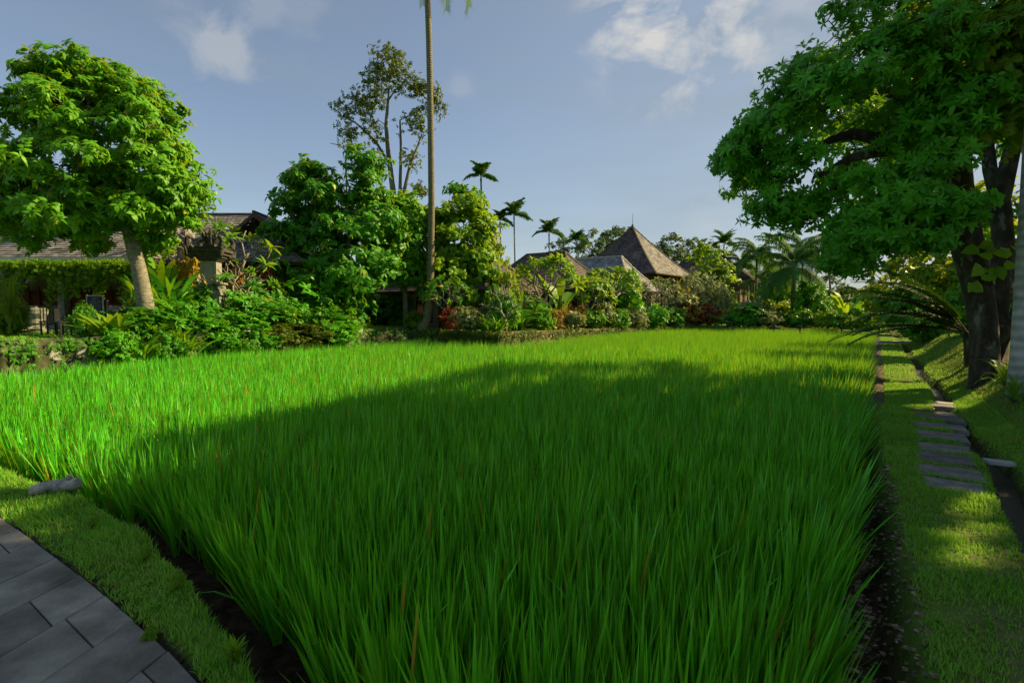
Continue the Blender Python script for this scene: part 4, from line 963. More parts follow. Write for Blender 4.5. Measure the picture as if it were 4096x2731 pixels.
# ------------------------------------------------------------------ chalkboard, chair, bench, shrine, stone things
q=Q(95,302,19.2); gb=gz(q[0],q[1])
t=empty('menu_board',(q[0],q[1],gb),rz=R(12),label='leaning chalkboard menu in a pale wooden frame under the vines',cat='sign')

mb=MB(); mb.box(-.28,-.24,-.02,.02,0,1.4); mb.box(.24,.28,-.02,.02,0,1.4); mb.box(-.24,.24,-.019,.019,1.34,1.39); mb.box(-.24,.24,-.019,.019,.57,.62); mb.build('frame',M['plank'],t)
mb=MB(); mb.box(-.24,.24,-.012,.012,.62,1.34); rl=random.Random(3)
for r in range(9):
    z=1.27-r*.068; x=-.2+(.1 if r<2 else rl.uniform(0,.03)); 
    while x<(.12 if r<2 else .2):
        w=rl.uniform(.015,.05); mb.box(x,min(x+w,.22),-.0135,-.0125,z-.008,z+rl.uniform(.0,.012),mat=1); x+=w+rl.uniform(.012,.03)
mb.build('board',[M['board'],M['chalk']],t)
mb=MB(); mb.box(-.26,-.22,.3,.34,0,1.2); mb.box(.22,.26,.3,.34,0,1.2); mb.build('leg',M['plank'],t)
def chair(u,v,Y,rz,label,group):
    q=Q(u,v,Y); g_=gz(q[0],q[1]); t=empty('garden_chair',(q[0],q[1],g_),rz=rz,label=label,cat='chair',group=group)
    mb=MB(); mb.box(-.24,.24,-.24,.24,.42,.46); mb.build('seat',M['metal'],t)
    mb=MB()
    for i in range(6): mb.box(-.22+i*.08,-.20+i*.08,.22,.24,.46,.9)
    mb.box(-.24,.24,.215,.245,.88,.95); mb.build('backrest',M['metal'],t)
    for a_ in (-.22,.18):
        for b_ in (-.22,.18):
            mb=MB(); mb.box(a_,a_+.04,b_,b_+.04,0,.42); mb.build('leg',M['metal'],t)
    return t
chair(52,325,16.6,R(200),'black wrought-iron chair on the lawn, left of the pair','iron chairs on the lawn'); chair(66,326,16.3,R(150),'black wrought-iron chair on the lawn, next to the shrub','iron chairs on the lawn')
def urn(u,v,Y,label):
    q=Q(u,v,Y); g_=gz(q[0],q[1]); mb=MB()
    zs=[0,.06,.12,.3,.34,.5,.7,.85,.95,1.0]; rr=[.34,.34,.24,.22,.30,.22,.32,.30,.20,.24]
    mb.tube([(0,0,z) for z in zs],rr,12,jitter=.06); o=mb.build('stone_urn',M['stone'],label=label,cat='urn'); o.location=(q[0],q[1],g_)
urn(38,320,19.6,'squat carved stone urn on a pedestal under the vines'); urn(118,310,18.6,'carved stone urn behind the chalkboard menu, by the pale trunk')
def boulder(p,r,label,seed,mat='stone',cat='rock',name='boulder',sq=.6):
    d=unit(0) if False else None
    n=10; th=np.linspace(0,pi,n); mb=MB(); rs=np.random.default_rng(seed)
    mb.tube([(rs.normal(0,.02)*r,rs.normal(0,.02)*r,-cos(t)*r*sq) for t in th],[max(sin(t),.05)*r*rs.uniform(.9,1.1) for t in th],12,jitter=.06)
    o=mb.build(name,M[mat],smooth=False,label=label,cat=cat); o.location=tuple(p); o.rotation_euler=(0,0,seed); return o
q=Q(15,325,18.2); boulder((q[0],q[1],gz(q[0],q[1])+.1),.42,'grey boulder lying at the edge of the veranda step, left',3)
q=Q(28,324,18.6); boulder((q[0],q[1],gz(q[0],q[1])+.08),.34,'smaller flat boulder beside the left boulder',5,sq=.45)
# shrine
q=Q(212,280,19.6); g_=gz(q[0],q[1]); S=empty('stone_shrine',(q[0],q[1],g_),rz=R(8),label='weathered carved stone shrine pillar with curling horns on its cap',cat='shrine')
mb=MB(); z=0
for (w,h) in ((.75,.78),(.62,.15),(.55,.5),(.66,.1),(.60,.14),(.48,.18),(.56,.08)): mb.box(-w,w,-w,w,z,z+h,taper=.015); z+=h
mb.build('base',M['stone'],S)
mb=MB(); mb.box(-.36,.36,-.36,.36,z,z+.80,taper=.01); 
for a_ in (-.33,.33): mb.box(a_-.05,a_+.05,-.39,-.355,z+.03,z+.76)
mb.box(-.2,.2,-.385,-.352,z+.12,z+.66); mb.build('shaft',M['plasterGrey'],S); z+=.80
mb=MB(); mb.box(-.2,.2,-.66,-.648+.0,1.38,1.5); mb.build('brick_inlay',M['brickpink'],S)
mb=MB()
for (w,h) in ((.42,.06),(.50,.07),(.60,.10),(.72,.12),(.84,.10),(.66,.08)): mb.box(-w,w,-w,w,z,z+h,taper=-.012 if w<.8 else .02); z+=h
cp=mb.build('capital',M['stoneDark'],S)
for sx in (-1,1):
    for sy in (-1,1):
        mb=MB(); pts=[(sx*(.62+.16*t+.1*sin(t*3)),sy*(.62+.10*t),z-.12+.42*t-.0*sin(t*2)) for t in np.linspace(0,1.0,8)]
        pts+=[(sx*(.74),sy*.70,z+.36),(sx*.66,sy*.68,z+.31),(sx*.66,sy*.68,z+.24)]
        mb.tube(pts,[.17,.16,.14,.13,.12,.11,.10,.09,.075,.06,.04],7,jitter=.14)
        mb.tube([(sx*.60,sy*.6,z-.35),(sx*.80,sy*.78,z-.28),(sx*.86,sy*.84,z-.05)],[.14,.12,.05],7,jitter=.14); mb.build('horn',M['stoneDark'],S)
mb=MB(); mb.box(-.3,.3,-.3,.3,z,z+.12,taper=.03)
for a_ in np.linspace(-1.2,1.2,5):
    pts=[(.06*sin(a_)+(.34*sin(a_))*sin(t*pi*.62),0,z+.1+.55*t*(1-.15*abs(a_))) for t in np.linspace(0,1,7)]
    mb.tube(pts,[.09,.085,.08,.075,.065,.05,.03],6,jitter=.15)
mb.tube([(0,0,z+.1),(0,0,z+.55),(0,0,z+.78)],[.15,.10,.03],7,jitter=.1); mb.build('crown_ornament',M['stoneDark'],S)
S.scale=(.74,.74,.98)
# second, smaller shrine roof seen beyond the vines is hidden; flag pole and antenna
q=Q(346,157,33); g_=gz(q[0],q[1]); mb=MB(); mb.tube([(0,0,0),(0,0,q[2]-g_)],[.07,.045],8); mb.tube([(0,0,q[2]-g_-.05),(0,0,q[2]-g_+.06),(0,0,q[2]-g_+.14)],[.075,.085,.03],8)
o=mb.build('flagpole',M['wood'],label='bare dark pole rising behind the leafy tree clump',cat='pole'); o.location=(q[0],q[1],g_)
q=G(393.5,333,.0); mb=MB(); mb.box(-.02,.02,-.02,.02,0,1.0); mb.tube([(0,0,1.0),(0,0,1.06),(0,0,1.14)],[.05,.06,.02],8); o=mb.build('lamp_stake',M['metal'],label='thin black garden lamp stake on the shaded lawn',cat='lamp'); o.location=tuple(q)
# small spotlights standing in the far edge of the rice
for i,(u,v,lab) in enumerate([(727.6,326.0,'leftmost'),(774,327.6,'low wide one, second from left'),(800,328.4,'third from left'),(841.6,329.0,'rightmost')]):
    q=P(u,v,.42); mb=MB(); mb.box(-.03,.03,-.03,.03,-.85,0); mb.tube([(0,0,0),(.0,0,.1),(0,0,.26)],[.10,.13,.11],8)
    if i==1: mb.tube([(-.35,0,.0),(.0,0,.06),(.4,0,.02)],[.1,.14,.1],8)
    o=mb.build('garden_spotlight',M['metal'],label='small black spotlight at the far rice edge, '+lab,cat='spotlight',group='spotlights at the far rice edge'); o.location=(q[0],q[1],q[2])

# ------------------------------------------------------------------ palms
def frond(mb,o,az,el,L,bend,nl,ll,w,vee=.5,droop=.6,roll=0,rnd=None,rad=.02,bmat=1,start=.15):
    t=np.linspace(0,1,10); a=el-bend*t**1.3; ds=L/9
    hx=np.concatenate([[0],np.cumsum(np.cos(a[:-1])*ds)]); hz=np.concatenate([[0],np.cumsum(np.sin(a[:-1])*ds)])
    d=np.array([cos(az),sin(az),0]); pts=np.array(o)[None]+hx[:,None]*d+hz[:,None]*np.array([0,0,1.])
    mb.tube(pts,np.linspace(rad,rad*.25,10),4,cap=False,mat=bmat)
    tl=np.linspace(start,.99,nl); P_=np.stack([np.interp(tl,t,pts[:,k]) for k in range(3)],1)
    tg=np.gradient(pts,axis=0); tg/=np.linalg.norm(tg,axis=1)[:,None]; T=np.stack([np.interp(tl,t,tg[:,k]) for k in range(3)],1)
    side=np.cross(d,[0,0,1.]); up=np.cross(side,T)
    V=[];n=0;F3=[];F4=[];RR=[]
    r0=rng.random() if rnd is None else rnd
    for s_ in (-1,1):
        l=ll*np.sin(np.clip(tl*1.02+.12,0,1)*pi*.86+.12)**.7*rng.uniform(.85,1.1,nl); 
        dr=T*.55+side[None]*s_*1.0+up*(vee*rng.uniform(.5,1.2,nl))[:,None]; dr/=np.linalg.norm(dr,axis=1)[:,None]
        mid=P_+dr*(l*.5)[:,None]; tip=P_+dr*(l*.85)[:,None]; tip[:,2]-=l*droop*rng.uniform(.6,1.3,nl); mid[:,2]-=l*droop*.2
        wv=T*w; V=np.stack([P_-wv*.4,P_+wv*.4,mid+wv*.5,mid-wv*.5,tip],1).reshape(-1,3); off=(np.arange(nl)*5)[:,None]
        mb.add2(V,[np.array([[0,1,2,3]])+off,np.array([[3,2,4]])+off],np.repeat(np.clip(r0*.6+rng.random(nl)*.4,0,.95),5))
def palm(name,label,base,trunkpts,rad,nf,L,el,bend,nl,ll,w,bark,leaf=None,group=None,droop=.6,vee=.4,cat='palm tree',shaft=0,azs=None,nuts=False,dry=0):
    base=np.array(base,float); root=empty(name,base,label=label,cat=cat,group=group)
    mb=MB(); tp=[np.array(p)-base for p in trunkpts]; mb.tube(tp,rad,12); mb.build('trunk',bark,root,smooth=True)
    top=tp[-1]
    if shaft: mb=MB(); mb.tube([top,top+[0,0,shaft*.5],top+[0,0,shaft]],[rad[-1]*1.25,rad[-1]*1.2,rad[-1]*.4],8); mb.build('crownshaft',M['palm'],root,smooth=True); top=top+np.array([0,0,shaft*.9])
    mb=MB()
    for i in range(nf):
        az=i*2.399+rng.uniform(-.2,.2) if azs is None else azs[i]; e=el[0]+(el[1]-el[0])*((i*.7548+.13)%1)
        frond(mb,top,az,e,L*rng.uniform(.85,1.1),bend*rng.uniform(.8,1.2),nl,ll,w,vee,droop,rad=.018*L/3)
    mb.build('crown',[leaf or M['palm'],M['twig']],root)
    if nuts:
        mb=MB()
        for i in range(9):
            a_=i*.7; c=top+np.array([cos(a_)*.3,sin(a_)*.3,-.35-.1*(i%3)]); mb.tube([c-[0,0,.13],c-[0,0,.08],c,c+[0,0,.08],c+[0,0,.13]],[.02,.10,.13,.10,.02],7)
        mb.build('coconuts',M['leafMid'],root)
    return root
Yc=27.9; cb=onground(*(Q(423,330,Yc)[:2]))
palm('coconut_palm','very tall slender coconut palm trunk crossing the whole picture',cb,[cb-[0,0,.2],cb+[.02,0,.25],Q(427,320,Yc),Q(430,290,Yc),Q(431,250,Yc),Q(431.5,200,Yc),Q(431,150,Yc),Q(430,90,Yc),Q(429,40,Yc),Q(427.5,0,Yc),Q(427,-70,Yc)],
     [.38,.30,.23,.205,.185,.175,.17,.165,.16,.155,.14],20,4.6,(-.75,1.1),1.5,46,.85,.05,M['coco'],azs=[-1.9+i*3.9/20 for i in range(20)],droop=.8,nuts=True)
def areca(u,vt,vb,Y,w,label,n=9,L=None,el=(-.1,1.45),gbase=True):
    t=Q(u,vt,Y); b=onground(t[0]+.2,Y); L=L or 1.55*w/512*Y
    palm('areca_palm',label,b,[b-[0,0,.2],(b+t)/2+[.05,0,0],t],[.14,.10,.08],n+7,L*.85,el,1.0,30,L*.42,.12,M['barkGrey'],M['palmFar'],group='slim palms against the sky',droop=.35,vee=.6,shaft=.5)
areca(481,181,300,52,13,'slim palm highest against the sky, behind the bright tree',11)
areca(500,224,300,66,11,'left and shorter of the two slim palms side by side',9)
areca(514,219,300,66,14,'right and taller of the two slim palms side by side',11)
areca(549,236,300,70,13,'stocky slim palm standing alone above the brown roofs',11)
areca(577,243,300,80,10,'faint slim palm in front of the distant umbrella trees',9)
areca(724,246,300,80,12,'dark palm tuft above the distant brown villa roof',11)
def coco(u,vt,vb,Y,w,label,nf=22,rad=.16,leaf=None,el=(-.35,1.25),lean=0):
    t=Q(u,vt,Y); b=onground(t[0]+lean,Y); L=w/512*Y
    palm('coconut_palm',label,b,[b-[0,0,.2],b*.5+t*.5+[-.0,0,0],t],[rad*1.4,rad,rad*.85],nf,L,el,1.6,46,L*.27,.085,M['barkGrey'],leaf or M['palmFar'],group='coconut palms beyond the rice',droop=.75,nuts=True)
coco(794,266,327,48,50,'coconut palm with wide crown, nearest palm beyond the right side of the rice',28,.18,el=(-.5,1.45))
coco(757,255,325,66,34,'coconut palm with ragged fronds, left of the wide-crowned palm',18,.14)
coco(803,250,325,62,36,'coconut palm whose fronds show behind the wide-crowned palm',18,.13)
coco(838,312,325,60,20,'young low palm between dark bushes beyond the rice',12,.10)
coco(876,298,327,46,22,'short palm with drooping fronds near the far end of the path',14,.13)
coco(741,262,325,70,26,'distant palm behind the yellowish tree',16,.13)
coco(863,296,325,64,24,'pale distant palm left of the tall bare trunk',14,.12)
# short feather palm beside the big trunk, long fronds arching over the path
q=G(972,362); b=q
palm('date_palm','short feather palm with long dark fronds arching left over the path',b,[b-[0,0,.2],b+[-.05,0,.4],b+[-.15,0,.75]],[.15,.14,.10],18,2.9,(.05,.95),.9,76,.38,.034,M['barkDark'],M['palmDark'],droop=.25,vee=.25,azs=[pi*.62+rng.uniform(-.15,1.35) for _ in range(18)]+[rng.uniform(0,6) for _ in range(6)])
# smooth white trunk at the right frame edge
q=G(1025,388); b=q; 
palm('royal_palm','smooth pale grey palm trunk at the right edge of the picture',b,[b-[0,0,.2],b+[.0,0,.5],b+[.0,0,2],b+[.0,0,4.2],b+[.02,0,8.5],b+[.1,0,16.5]],[.24,.21,.20,.195,.18,.16],16,2.6,(.0,1.3),1.5,34,.6,.05,M['palmwhite'],shaft=1.2,droop=.7)
# bare tall trunks far right
for (u,vt,Y,r,lab,lean) in ((873,232,58,.20,'tall bare grey trunk rising above the far end of the path',.2),(829,266,60,.14,'thin pale leaning trunk right of the wide-crowned palm',.6),(768,282,49,.11,'thin leaning pole-like trunk left of the nearest palm',-1.6),(758,285,50,.08,'thinnest dark trunk among the yellow bushes beyond the rice',.1)):
    t=Q(u,vt,Y); b=onground(t[0]+lean,Y); root=empty('bare_tree',b,label=lab,cat='tree',group='thin bare trunks beyond the rice')
    sk=Skel(); tt=t-b; sk.chain([np.array([0,0,-.2]),tt*.35+[.1,0,0],tt*.7,tt],-1,[r*1.2,r,r*.8,r*.5])
    for i in range(5): sk.reach(tt+np.array([rng.uniform(-2,2),rng.uniform(-1,1),rng.uniform(-1.5,1.6)]))
    mb=MB(); sk.build(mb,tip=.03,maxr=r*.6); mb.build('trunk',M['barkGrey'],root,smooth=True)
    mb=MB(); crown(mb,np.array([tt+rng.normal(0,1,3) for _ in range(4)]),tt,10,.7,.3,SPR); mb.build('crown',M['leafFar'],root)

# ------------------------------------------------------------------ middle trees
def mtree(name,label,u,Y,tr,blobs,k,nros,rc,size,tpl,leaf,bark,rad,**kw):
    b=onground(Q(u,300,Y)[0],Y); pts=[b-[0,0,.2]]+[Q(a_,c_,Y) for a_,c_ in tr]
    return tree(name,label,'tree',b,pts,np.linspace(rad,rad*.35,len(pts)),[BL(*x) for x in blobs],k,nros,rc,size,tpl,leaf,bark,**kw)
mtree('leafy_tree','tall multi-stemmed leafy tree left of the coconut trunk, its peak narrow',345,26.5,[(343,310),(345,280),(348,250),(352,210),(362,170)],
  [(312,178,27,26,16,2.2,1.0),(300,200,27,24,22,2.2,1.0),(330,205,26.5,26,26,2.4,1.2),(300,240,26.5,30,22,2.4,1.2),(365,165,26.5,17,20,1.6,.8),(372,190,26.5,20,20,1.8,.9),(345,240,26,36,30,3,1.6),(380,225,26.5,28,26,2.4,1.2),(315,275,26,30,22,2.4,1.1),(350,280,26,36,22,2.6,1.2),(330,310,26,34,16,2.4,1.1),(380,262,26.5,22,20,2,.8),(284,262,26,16,12,1.4,.4)],
  16,11,.75,.33,ROSD+SPRW[:3],M['leafMid'],M['barkGrey'],.17,tip=.014)
mtree('leafy_tree','lighter green tree with pale straight trunk just left of the coconut palm',406,29.8,[(406,320),(405,290),(404,262),(402,235)],
  [(395,205,29.8,22,16,1.8,1),(410,222,29.8,20,20,2,1.1),(402,250,29.6,26,20,2.2,1.3),(385,240,29.6,18,20,1.8,.8),(415,262,29.8,14,14,1.6,.6),(400,275,29.6,24,10,2,.7)],
  15,13,.65,.29,SPRW,M['leafA'],M['barkPale'],.19,tip=.014)
mtree('leafy_tree','bright lime-green tree right behind the coconut trunk',447,30.8,[(446,318),(452,300),(458,280),(460,255),(462,230)],
  [(440,212,30.8,18,14,1.8,.8),(468,205,30.8,16,14,1.6,.7),(455,235,30.5,28,24,2.4,1.4),(482,225,30.8,14,20,1.6,.7),(478,258,30.3,24,18,2.2,1.2),(455,270,30.1,30,20,2.4,1.4),(488,278,30.1,16,14,1.6,.7),(470,298,29.8,22,12,1.8,.7),(440,292,29.8,18,14,1.8,.6),(431,250,30.8,12,30,1.4,.7),(428,222,30.9,10,16,1.2,.4)],
  13,12,.62,.30,SPRW,M['leafLime'],M['frangi'],.15,tip=.014)
mtree('leafy_tree','small leafy tuft on a thin stem above the lime-green tree',462,33,[(463,290),(464,240),(463,205)],
  [(460,192,33,9,6,.8,.5),(473,198,33,8,6,.8,.4),(464,205,33,12,6,1,.4)],12,8,.5,.34,SPRW,M['leafMid'],M['twig'],.07,tip=.012)
mtree('olive_tree','yellowish shrub-tree tops right of the lime-green tree, beside the brown roof',487,31.5,[(487,300),(487,270)],
  [(487,237,31.5,10,14,1.3,.8),(492,252,31.5,9,12,1.2,.6)],12,10,.5,.24,SPR,M['leafYel'],M['twig'],.08)
# tall sparse tree
Yt=46
T_=lambda u,v:Q(u,v,Yt)
b=onground(T_(394,300)[0],Yt)
tree('sparse_tree','tall sparse airy tree with bare upper branches, left of the coconut trunk','tree',b,
  [b-[0,0,.2],T_(394,290),T_(395,240),T_(393,190),T_(388,150),T_(386,125),T_(388,100),T_(390,80)],[.38,.33,.28,.25,.2,.16,.11,.07],
  [BL(388,62,Yt,20,12,2,.9),BL(372,85,Yt,16,18,2,.9),BL(398,80,Yt,16,16,2,.8),BL(358,105,Yt,14,12,2,.6),BL(345,112,Yt,10,10,1.5,.4),BL(420,88,Yt,11,10,1.5,.5),BL(432,105,Yt,12,20,1.5,.6),BL(348,135,Yt,12,10,1.5,.3),BL(415,125,Yt,14,16,1.5,.5),BL(370,130,Yt,16,14,2,.35),BL(413,165,Yt,10,16,1.5,.25),BL(365,150,Yt,12,10,1.5,.2),BL(395,52,Yt,5,4,1,.15),BL(380,50,Yt,4,3,1,.1),BL(418,190,Yt,8,8,1,.3)],
  34,6,.85,.24,SPR,M['leafOlive'],M['barkGrey'],limbs=[([T_(394,235),T_(402,200),T_(410,165),T_(422,135)],None,[.2,.17,.13,.07]),([T_(395,240),T_(388,205),T_(378,175),T_(372,150)],None,[.17,.14,.1,.06]),([T_(390,165),T_(375,140),T_(355,122),T_(340,115)],None,[.14,.11,.08,.05]),([T_(396,230),T_(400,190),T_(401,150),T_(400,120)],None,[.18,.15,.12,.07]),([T_(372,172),T_(355,160),T_(340,145),T_(330,143)],None,[.08,.06,.04,.025])],tip=.016,upw=.4,flat=.8)
# far umbrella trees
def fartree(u,vt,Y,wpx,hpx,label,leaf='leafFar',name='far_tree',k=9,group='distant trees on the skyline',tpl=None,size=.42,nros=11,trunk=True,rc=.95):
    h=Q(u,vt,Y); c=Q(u,vt+hpx/2,Y); b=onground(c[0],Y); kx=Y/F
    bl=[(c[0]+kx*wpx*a_,c[1]+d_*kx*wpx*.5,c[2]+kx*hpx*e_,kx*wpx*.34,kx*wpx*.3,kx*hpx*.34,1) for a_,d_,e_ in ((-.3,0,-.05),(.3,.2,-.08),(0,-.3,.1),(-.1,.3,.18),(.15,-.2,-.25),(-.2,-.2,-.3))]
    return tree(name,label,'tree',b,[b-[0,0,.2],b+(c-b)*.4,b+(c-b)*.7,c-[0,0,kx*hpx*.15]],[.28*Y/80+.05,.24*Y/80,.18*Y/80,.12*Y/80],bl,k,nros,rc*Y/80,size*Y/80,tpl or SPR,M[leaf],M['barkGrey'],group=group,tip=.03,flat=.45)
fartree(590,228,95,70,44,'umbrella-shaped distant tree left of the pyramid roof',k=8)
fartree(622,224,100,46,34,'distant tree crown peeping over the left slope of the pyramid roof')
fartree(560,246,95,34,34,'low distant tree between the stocky palm and the roofs')
fartree(672,232,92,48,46,'umbrella-shaped distant tree right of the pyramid roof')
fartree(704,234,96,44,40,'distant rounded tree behind the dark brown villa roof')
fartree(652,250,90,30,34,'distant tree just right of the pyramid apex')
fartree(530,262,95,40,30,'distant trees showing left above the brown roofs')
fartree(712,240,56,44,82,'yellow-green tree in front of the dark brown villa','leafLime','lime_tree',k=11,group=None,tpl=SPRW,size=.5,nros=12)
fartree(772,243,88,56,60,'olive tree mass behind the palm crowns','leafMid','background_tree',k=11,group='trees beyond the far rice edge')
fartree(768,262,84,40,56,'dark green tree right of the wooden-walled villa','leafDark','background_tree',k=11,group='trees beyond the far rice edge')
fartree(779,268,60,40,52,'deep green tree left of the wide-crowned palm','leafDark','background_tree',k=11,group='trees beyond the far rice edge')
fartree(811,276,47.5,32,54,'dark conical dense tree right of the wide-crowned palm','leafDark','conical_tree',k=17,group=None,size=.36)
fartree(838,272,80,50,50,'hazy tree behind the young low palm','leafFar','background_tree',k=9,group='trees beyond the far rice edge')
fartree(780,296,52,34,36,'sunlit yellow bushy tree under the palm crowns','leafYel','background_tree',k=11,group='trees beyond the far rice edge')
fartree(826,296,54,24,34,'sunlit lime bushy tree right of the conical tree','leafLime','background_tree',k=11,group='trees beyond the far rice edge')
fartree(905,262,38,70,62,'backlit leafy tree hanging over the far end of the path','leafYel','background_tree',k=12,group='trees beyond the far rice edge',tpl=SPRW,size=.5)
fartree(950,225,26,100,80,'yellowish backlit tree behind the big dark trunk','leafYel','background_tree',k=15,group='trees beyond the far rice edge',tpl=SPRW,size=.7,rc=1.5)
fartree(1010,170,20,120,110,'bright green tree filling the gap between the twin trunks and the pale palm trunk','leafYel','background_tree',k=15,group='trees beyond the far rice edge',tpl=SPRW,size=.8,rc=2)
fartree(925,282,24,80,50,'dark leafy undergrowth tree behind the arching palm fronds','leafMid','background_tree',k=15,group='trees beyond the far rice edge',tpl=SPRW,size=.7,rc=1.5)
fartree(985,270,19,70,70,'shadowy tree beside the foot of the big dark trunk','leafMid','background_tree',k=15,group='trees beyond the far rice edge',tpl=SPRW,size=.8,rc=1.6)
fartree(855,285,90,90,40,'pale distant woodland tree behind the banana plants','leafFar','background_tree',k=12,group='trees beyond the far rice edge')
fartree(905,280,85,70,44,'pale distant woodland tree at the end of the path','leafFar','background_tree',k=12,group='trees beyond the far rice edge')
fartree(372,262,36,60,56,'dark tree behind the shaded lawn','leafDark','background_tree',k=13,group='trees behind the lawn',size=.6,rc=1.3)
fartree(405,282,34,46,44,'dark tree behind the pale straight trunk','leafDark','background_tree',k=13,group='trees behind the lawn',size=.6,rc=1.3)
fartree(318,262,40,60,50,'dark tree right of the long grey roof','leafDark','background_tree',k=13,group='trees behind the lawn',size=.6,rc=1.3)

# ------------------------------------------------------------------ shrubs: prototypes
def proto_bush(tpl,leaf,size,n=190,H=1.2,rx=.7,flat=.9,bare=False):
    root=empty('shrub'); mb=MB(); sk=Skel(); sk.chain([np.zeros(3)-[0,0,.1],np.array([0,0,.15])],-1,[.04,.035])
    cs=[]
    for i in range(14):
        a_=rng.uniform(0,2*pi); rr=rx*rng.uniform(.2,.85); cs.append(np.array([rr*cos(a_),rr*sin(a_),H*(.25+.6*rng.random()*(1-.4*(rr/rx)**2))]))
    cs=np.array(cs)
    for c in cs: sk.reach(c,seg=.3)
    sk.build(mb,tip=.008,minr=.006,maxr=.03); mb.build('stem',M['twig'],root)
    mb=MB(); crown(mb,cs,np.array([0,0,H*.4]),n/14,.30*rx/.7,size,tpl,.6,flat); 
    p=blobpts((0,0,H*.45,rx,rx,H*.5),int(n*.5)); th_=np.arctan2(p[:,1],p[:,0]); k_=(.78+.30*np.sin(3*th_+rng.uniform(0,6))+.18*np.sin(7*th_+5*p[:,2]))[:,None]; p=p*np.hstack([k_,k_,.6+.5*k_]); place(mb,tpl,p,(p-[0,0,H*.3])+rng.normal(0,.3,p.shape),size*rng.uniform(.7,1.2,len(p)),.4)
    mb.build('foliage',leaf,root); return root
def proto_strap(leaf,n=70,L=.8,W=.05,lean=.35,curve=1.1):
    root=empty('shrub'); mb=MB(); 
    blades(mb,np.stack([rng.normal(0,.06,n),rng.normal(0,.06,n),np.zeros(n)],1),rng.uniform(0,2*pi,n),np.abs(rng.normal(lean,.2,n)),L*rng.uniform(.7,1.2,n),W*rng.uniform(.8,1.3,n),rng.uniform(.4,1.6,n)*curve,rng.random(n)*.9,5)
    mb.build('foliage',leaf,root); return root
def proto_broad(leaf,n=16,L=1.5,W=.30):   # ginger / heliconia
    root=empty('shrub'); mb=MB()
    for i in range(n):
        a_=i*2.4; h=rng.uniform(.25,.8)*L
        mb.tube([(0.1*cos(a_),.1*sin(a_),0),(.14*cos(a_),.14*sin(a_),h*.6),(.22*cos(a_),.22*sin(a_),h)],[.018,.015,.008],4)
        blades(mb,np.array([[.22*cos(a_),.22*sin(a_),h]]),np.array([a_+rng.normal(0,.3)]),np.array([rng.uniform(.2,.6)]),np.array([L*.5]),np.array([W]),np.array([rng.uniform(.6,1.5)]),np.array([rng.random()*.9]),5)
    mb.build('foliage',leaf,root); return root
def proto_fern(leaf,n=22,L=.9):
    root=empty('shrub'); mb=MB()
    for i in range(n): frond(mb,(0,0,.05),i*2.4,rng.uniform(.4,1.3),L*rng.uniform(.7,1.1),1.5,22,L*.16,.02,.2,.3,rad=.008)
    mb.build('foliage',[leaf,M['twig']],root); return root
def proto_fan(leaf,stems=7):
    root=empty('shrub'); mb=MB(); ms=MB(); FAN=[]
    for _ in range(3):
        l=[]
        for a_ in np.linspace(-1.5,1.5,9): x=leaf_tpl(.13,.45)*random.uniform(.85,1.05); x=roty(x,.25); l.append(rotz(x,a_))
        FAN.append(np.concatenate(l))
    P_=[];A_=[]
    for i in range(stems):
        a_=i*2.4; r_=.12*i**.5+.05; h=rng.uniform(1.0,1.9); b_=np.array([r_*cos(a_),r_*sin(a_),0]); t_=b_*2.2+[0,0,h]; ms.tube([b_,t_],[.02,.016],5)
        for k in range(9): z_=rng.uniform(.45,1.0); p=b_+(t_-b_)*z_+np.array([rng.normal(0,.18),rng.normal(0,.18),rng.normal(0,.05)]); P_.append(p); A_.append([rng.normal(0,.5),rng.normal(0,.5),1])
    place(mb,FAN,np.array(P_),np.array(A_),.36*rng.uniform(.8,1.2,len(P_)),.4); ms.build('stem',M['twig'],root); mb.build('foliage',leaf,root); return root
def frang(H=3,seed=1,leafy=.7,leaf='leafLime',spread=.62,bark='frangi',depth=5,trunk=.28,lsize=.34,thin=1.0):
    rs=np.random.default_rng(seed); root=empty('frangipani_tree'); mb=MB(); tips=[]
    def rec(p,d,L,r,k):
        q=p+d*L+np.array([0,0,.04*L]); m=(p+q)/2+rs.normal(0,.06*L,3); mb.tube([p,m,q],[r,r*.9,r*.8],7 if r>.03 else 5)
        if k==0: tips.append((q,d)); return
        nb=2 if rs.random()<.55 else 3; a0=rs.uniform(0,2*pi)
        ref=np.cross(d,[.3,.2,1.]); ref/=np.linalg.norm(ref); ref2=np.cross(d,ref)
        for i in range(nb):
            a_=a0+i*2*pi/nb+rs.normal(0,.25); dd=d+spread*(cos(a_)*ref+sin(a_)*ref2)*rs.uniform(.8,1.4)+np.array([0,0,.10]); dd/=np.linalg.norm(dd); rec(q,dd,L*rs.uniform(.66,.86),r*.72,k-1)
    rec(np.array([0,0,-.1]),np.array([rs.normal(0,.12),rs.normal(0,.12),1.]),H*trunk,H*.034*thin,depth)
    mb.build('trunk',M[bark],root,smooth=True)
    tp=np.array([t[0] for t in tips]); td=np.array([t[1] for t in tips])+[0,0,.4]; k=rs.random(len(tp))<leafy
    if k.any(): mb=MB(); place(mb,ROS,tp[k],td[k],lsize*H/3*rs.uniform(.6,1.1,k.sum()),.3); mb.build('crown',M[leaf],root)
    return root
PROTO={}
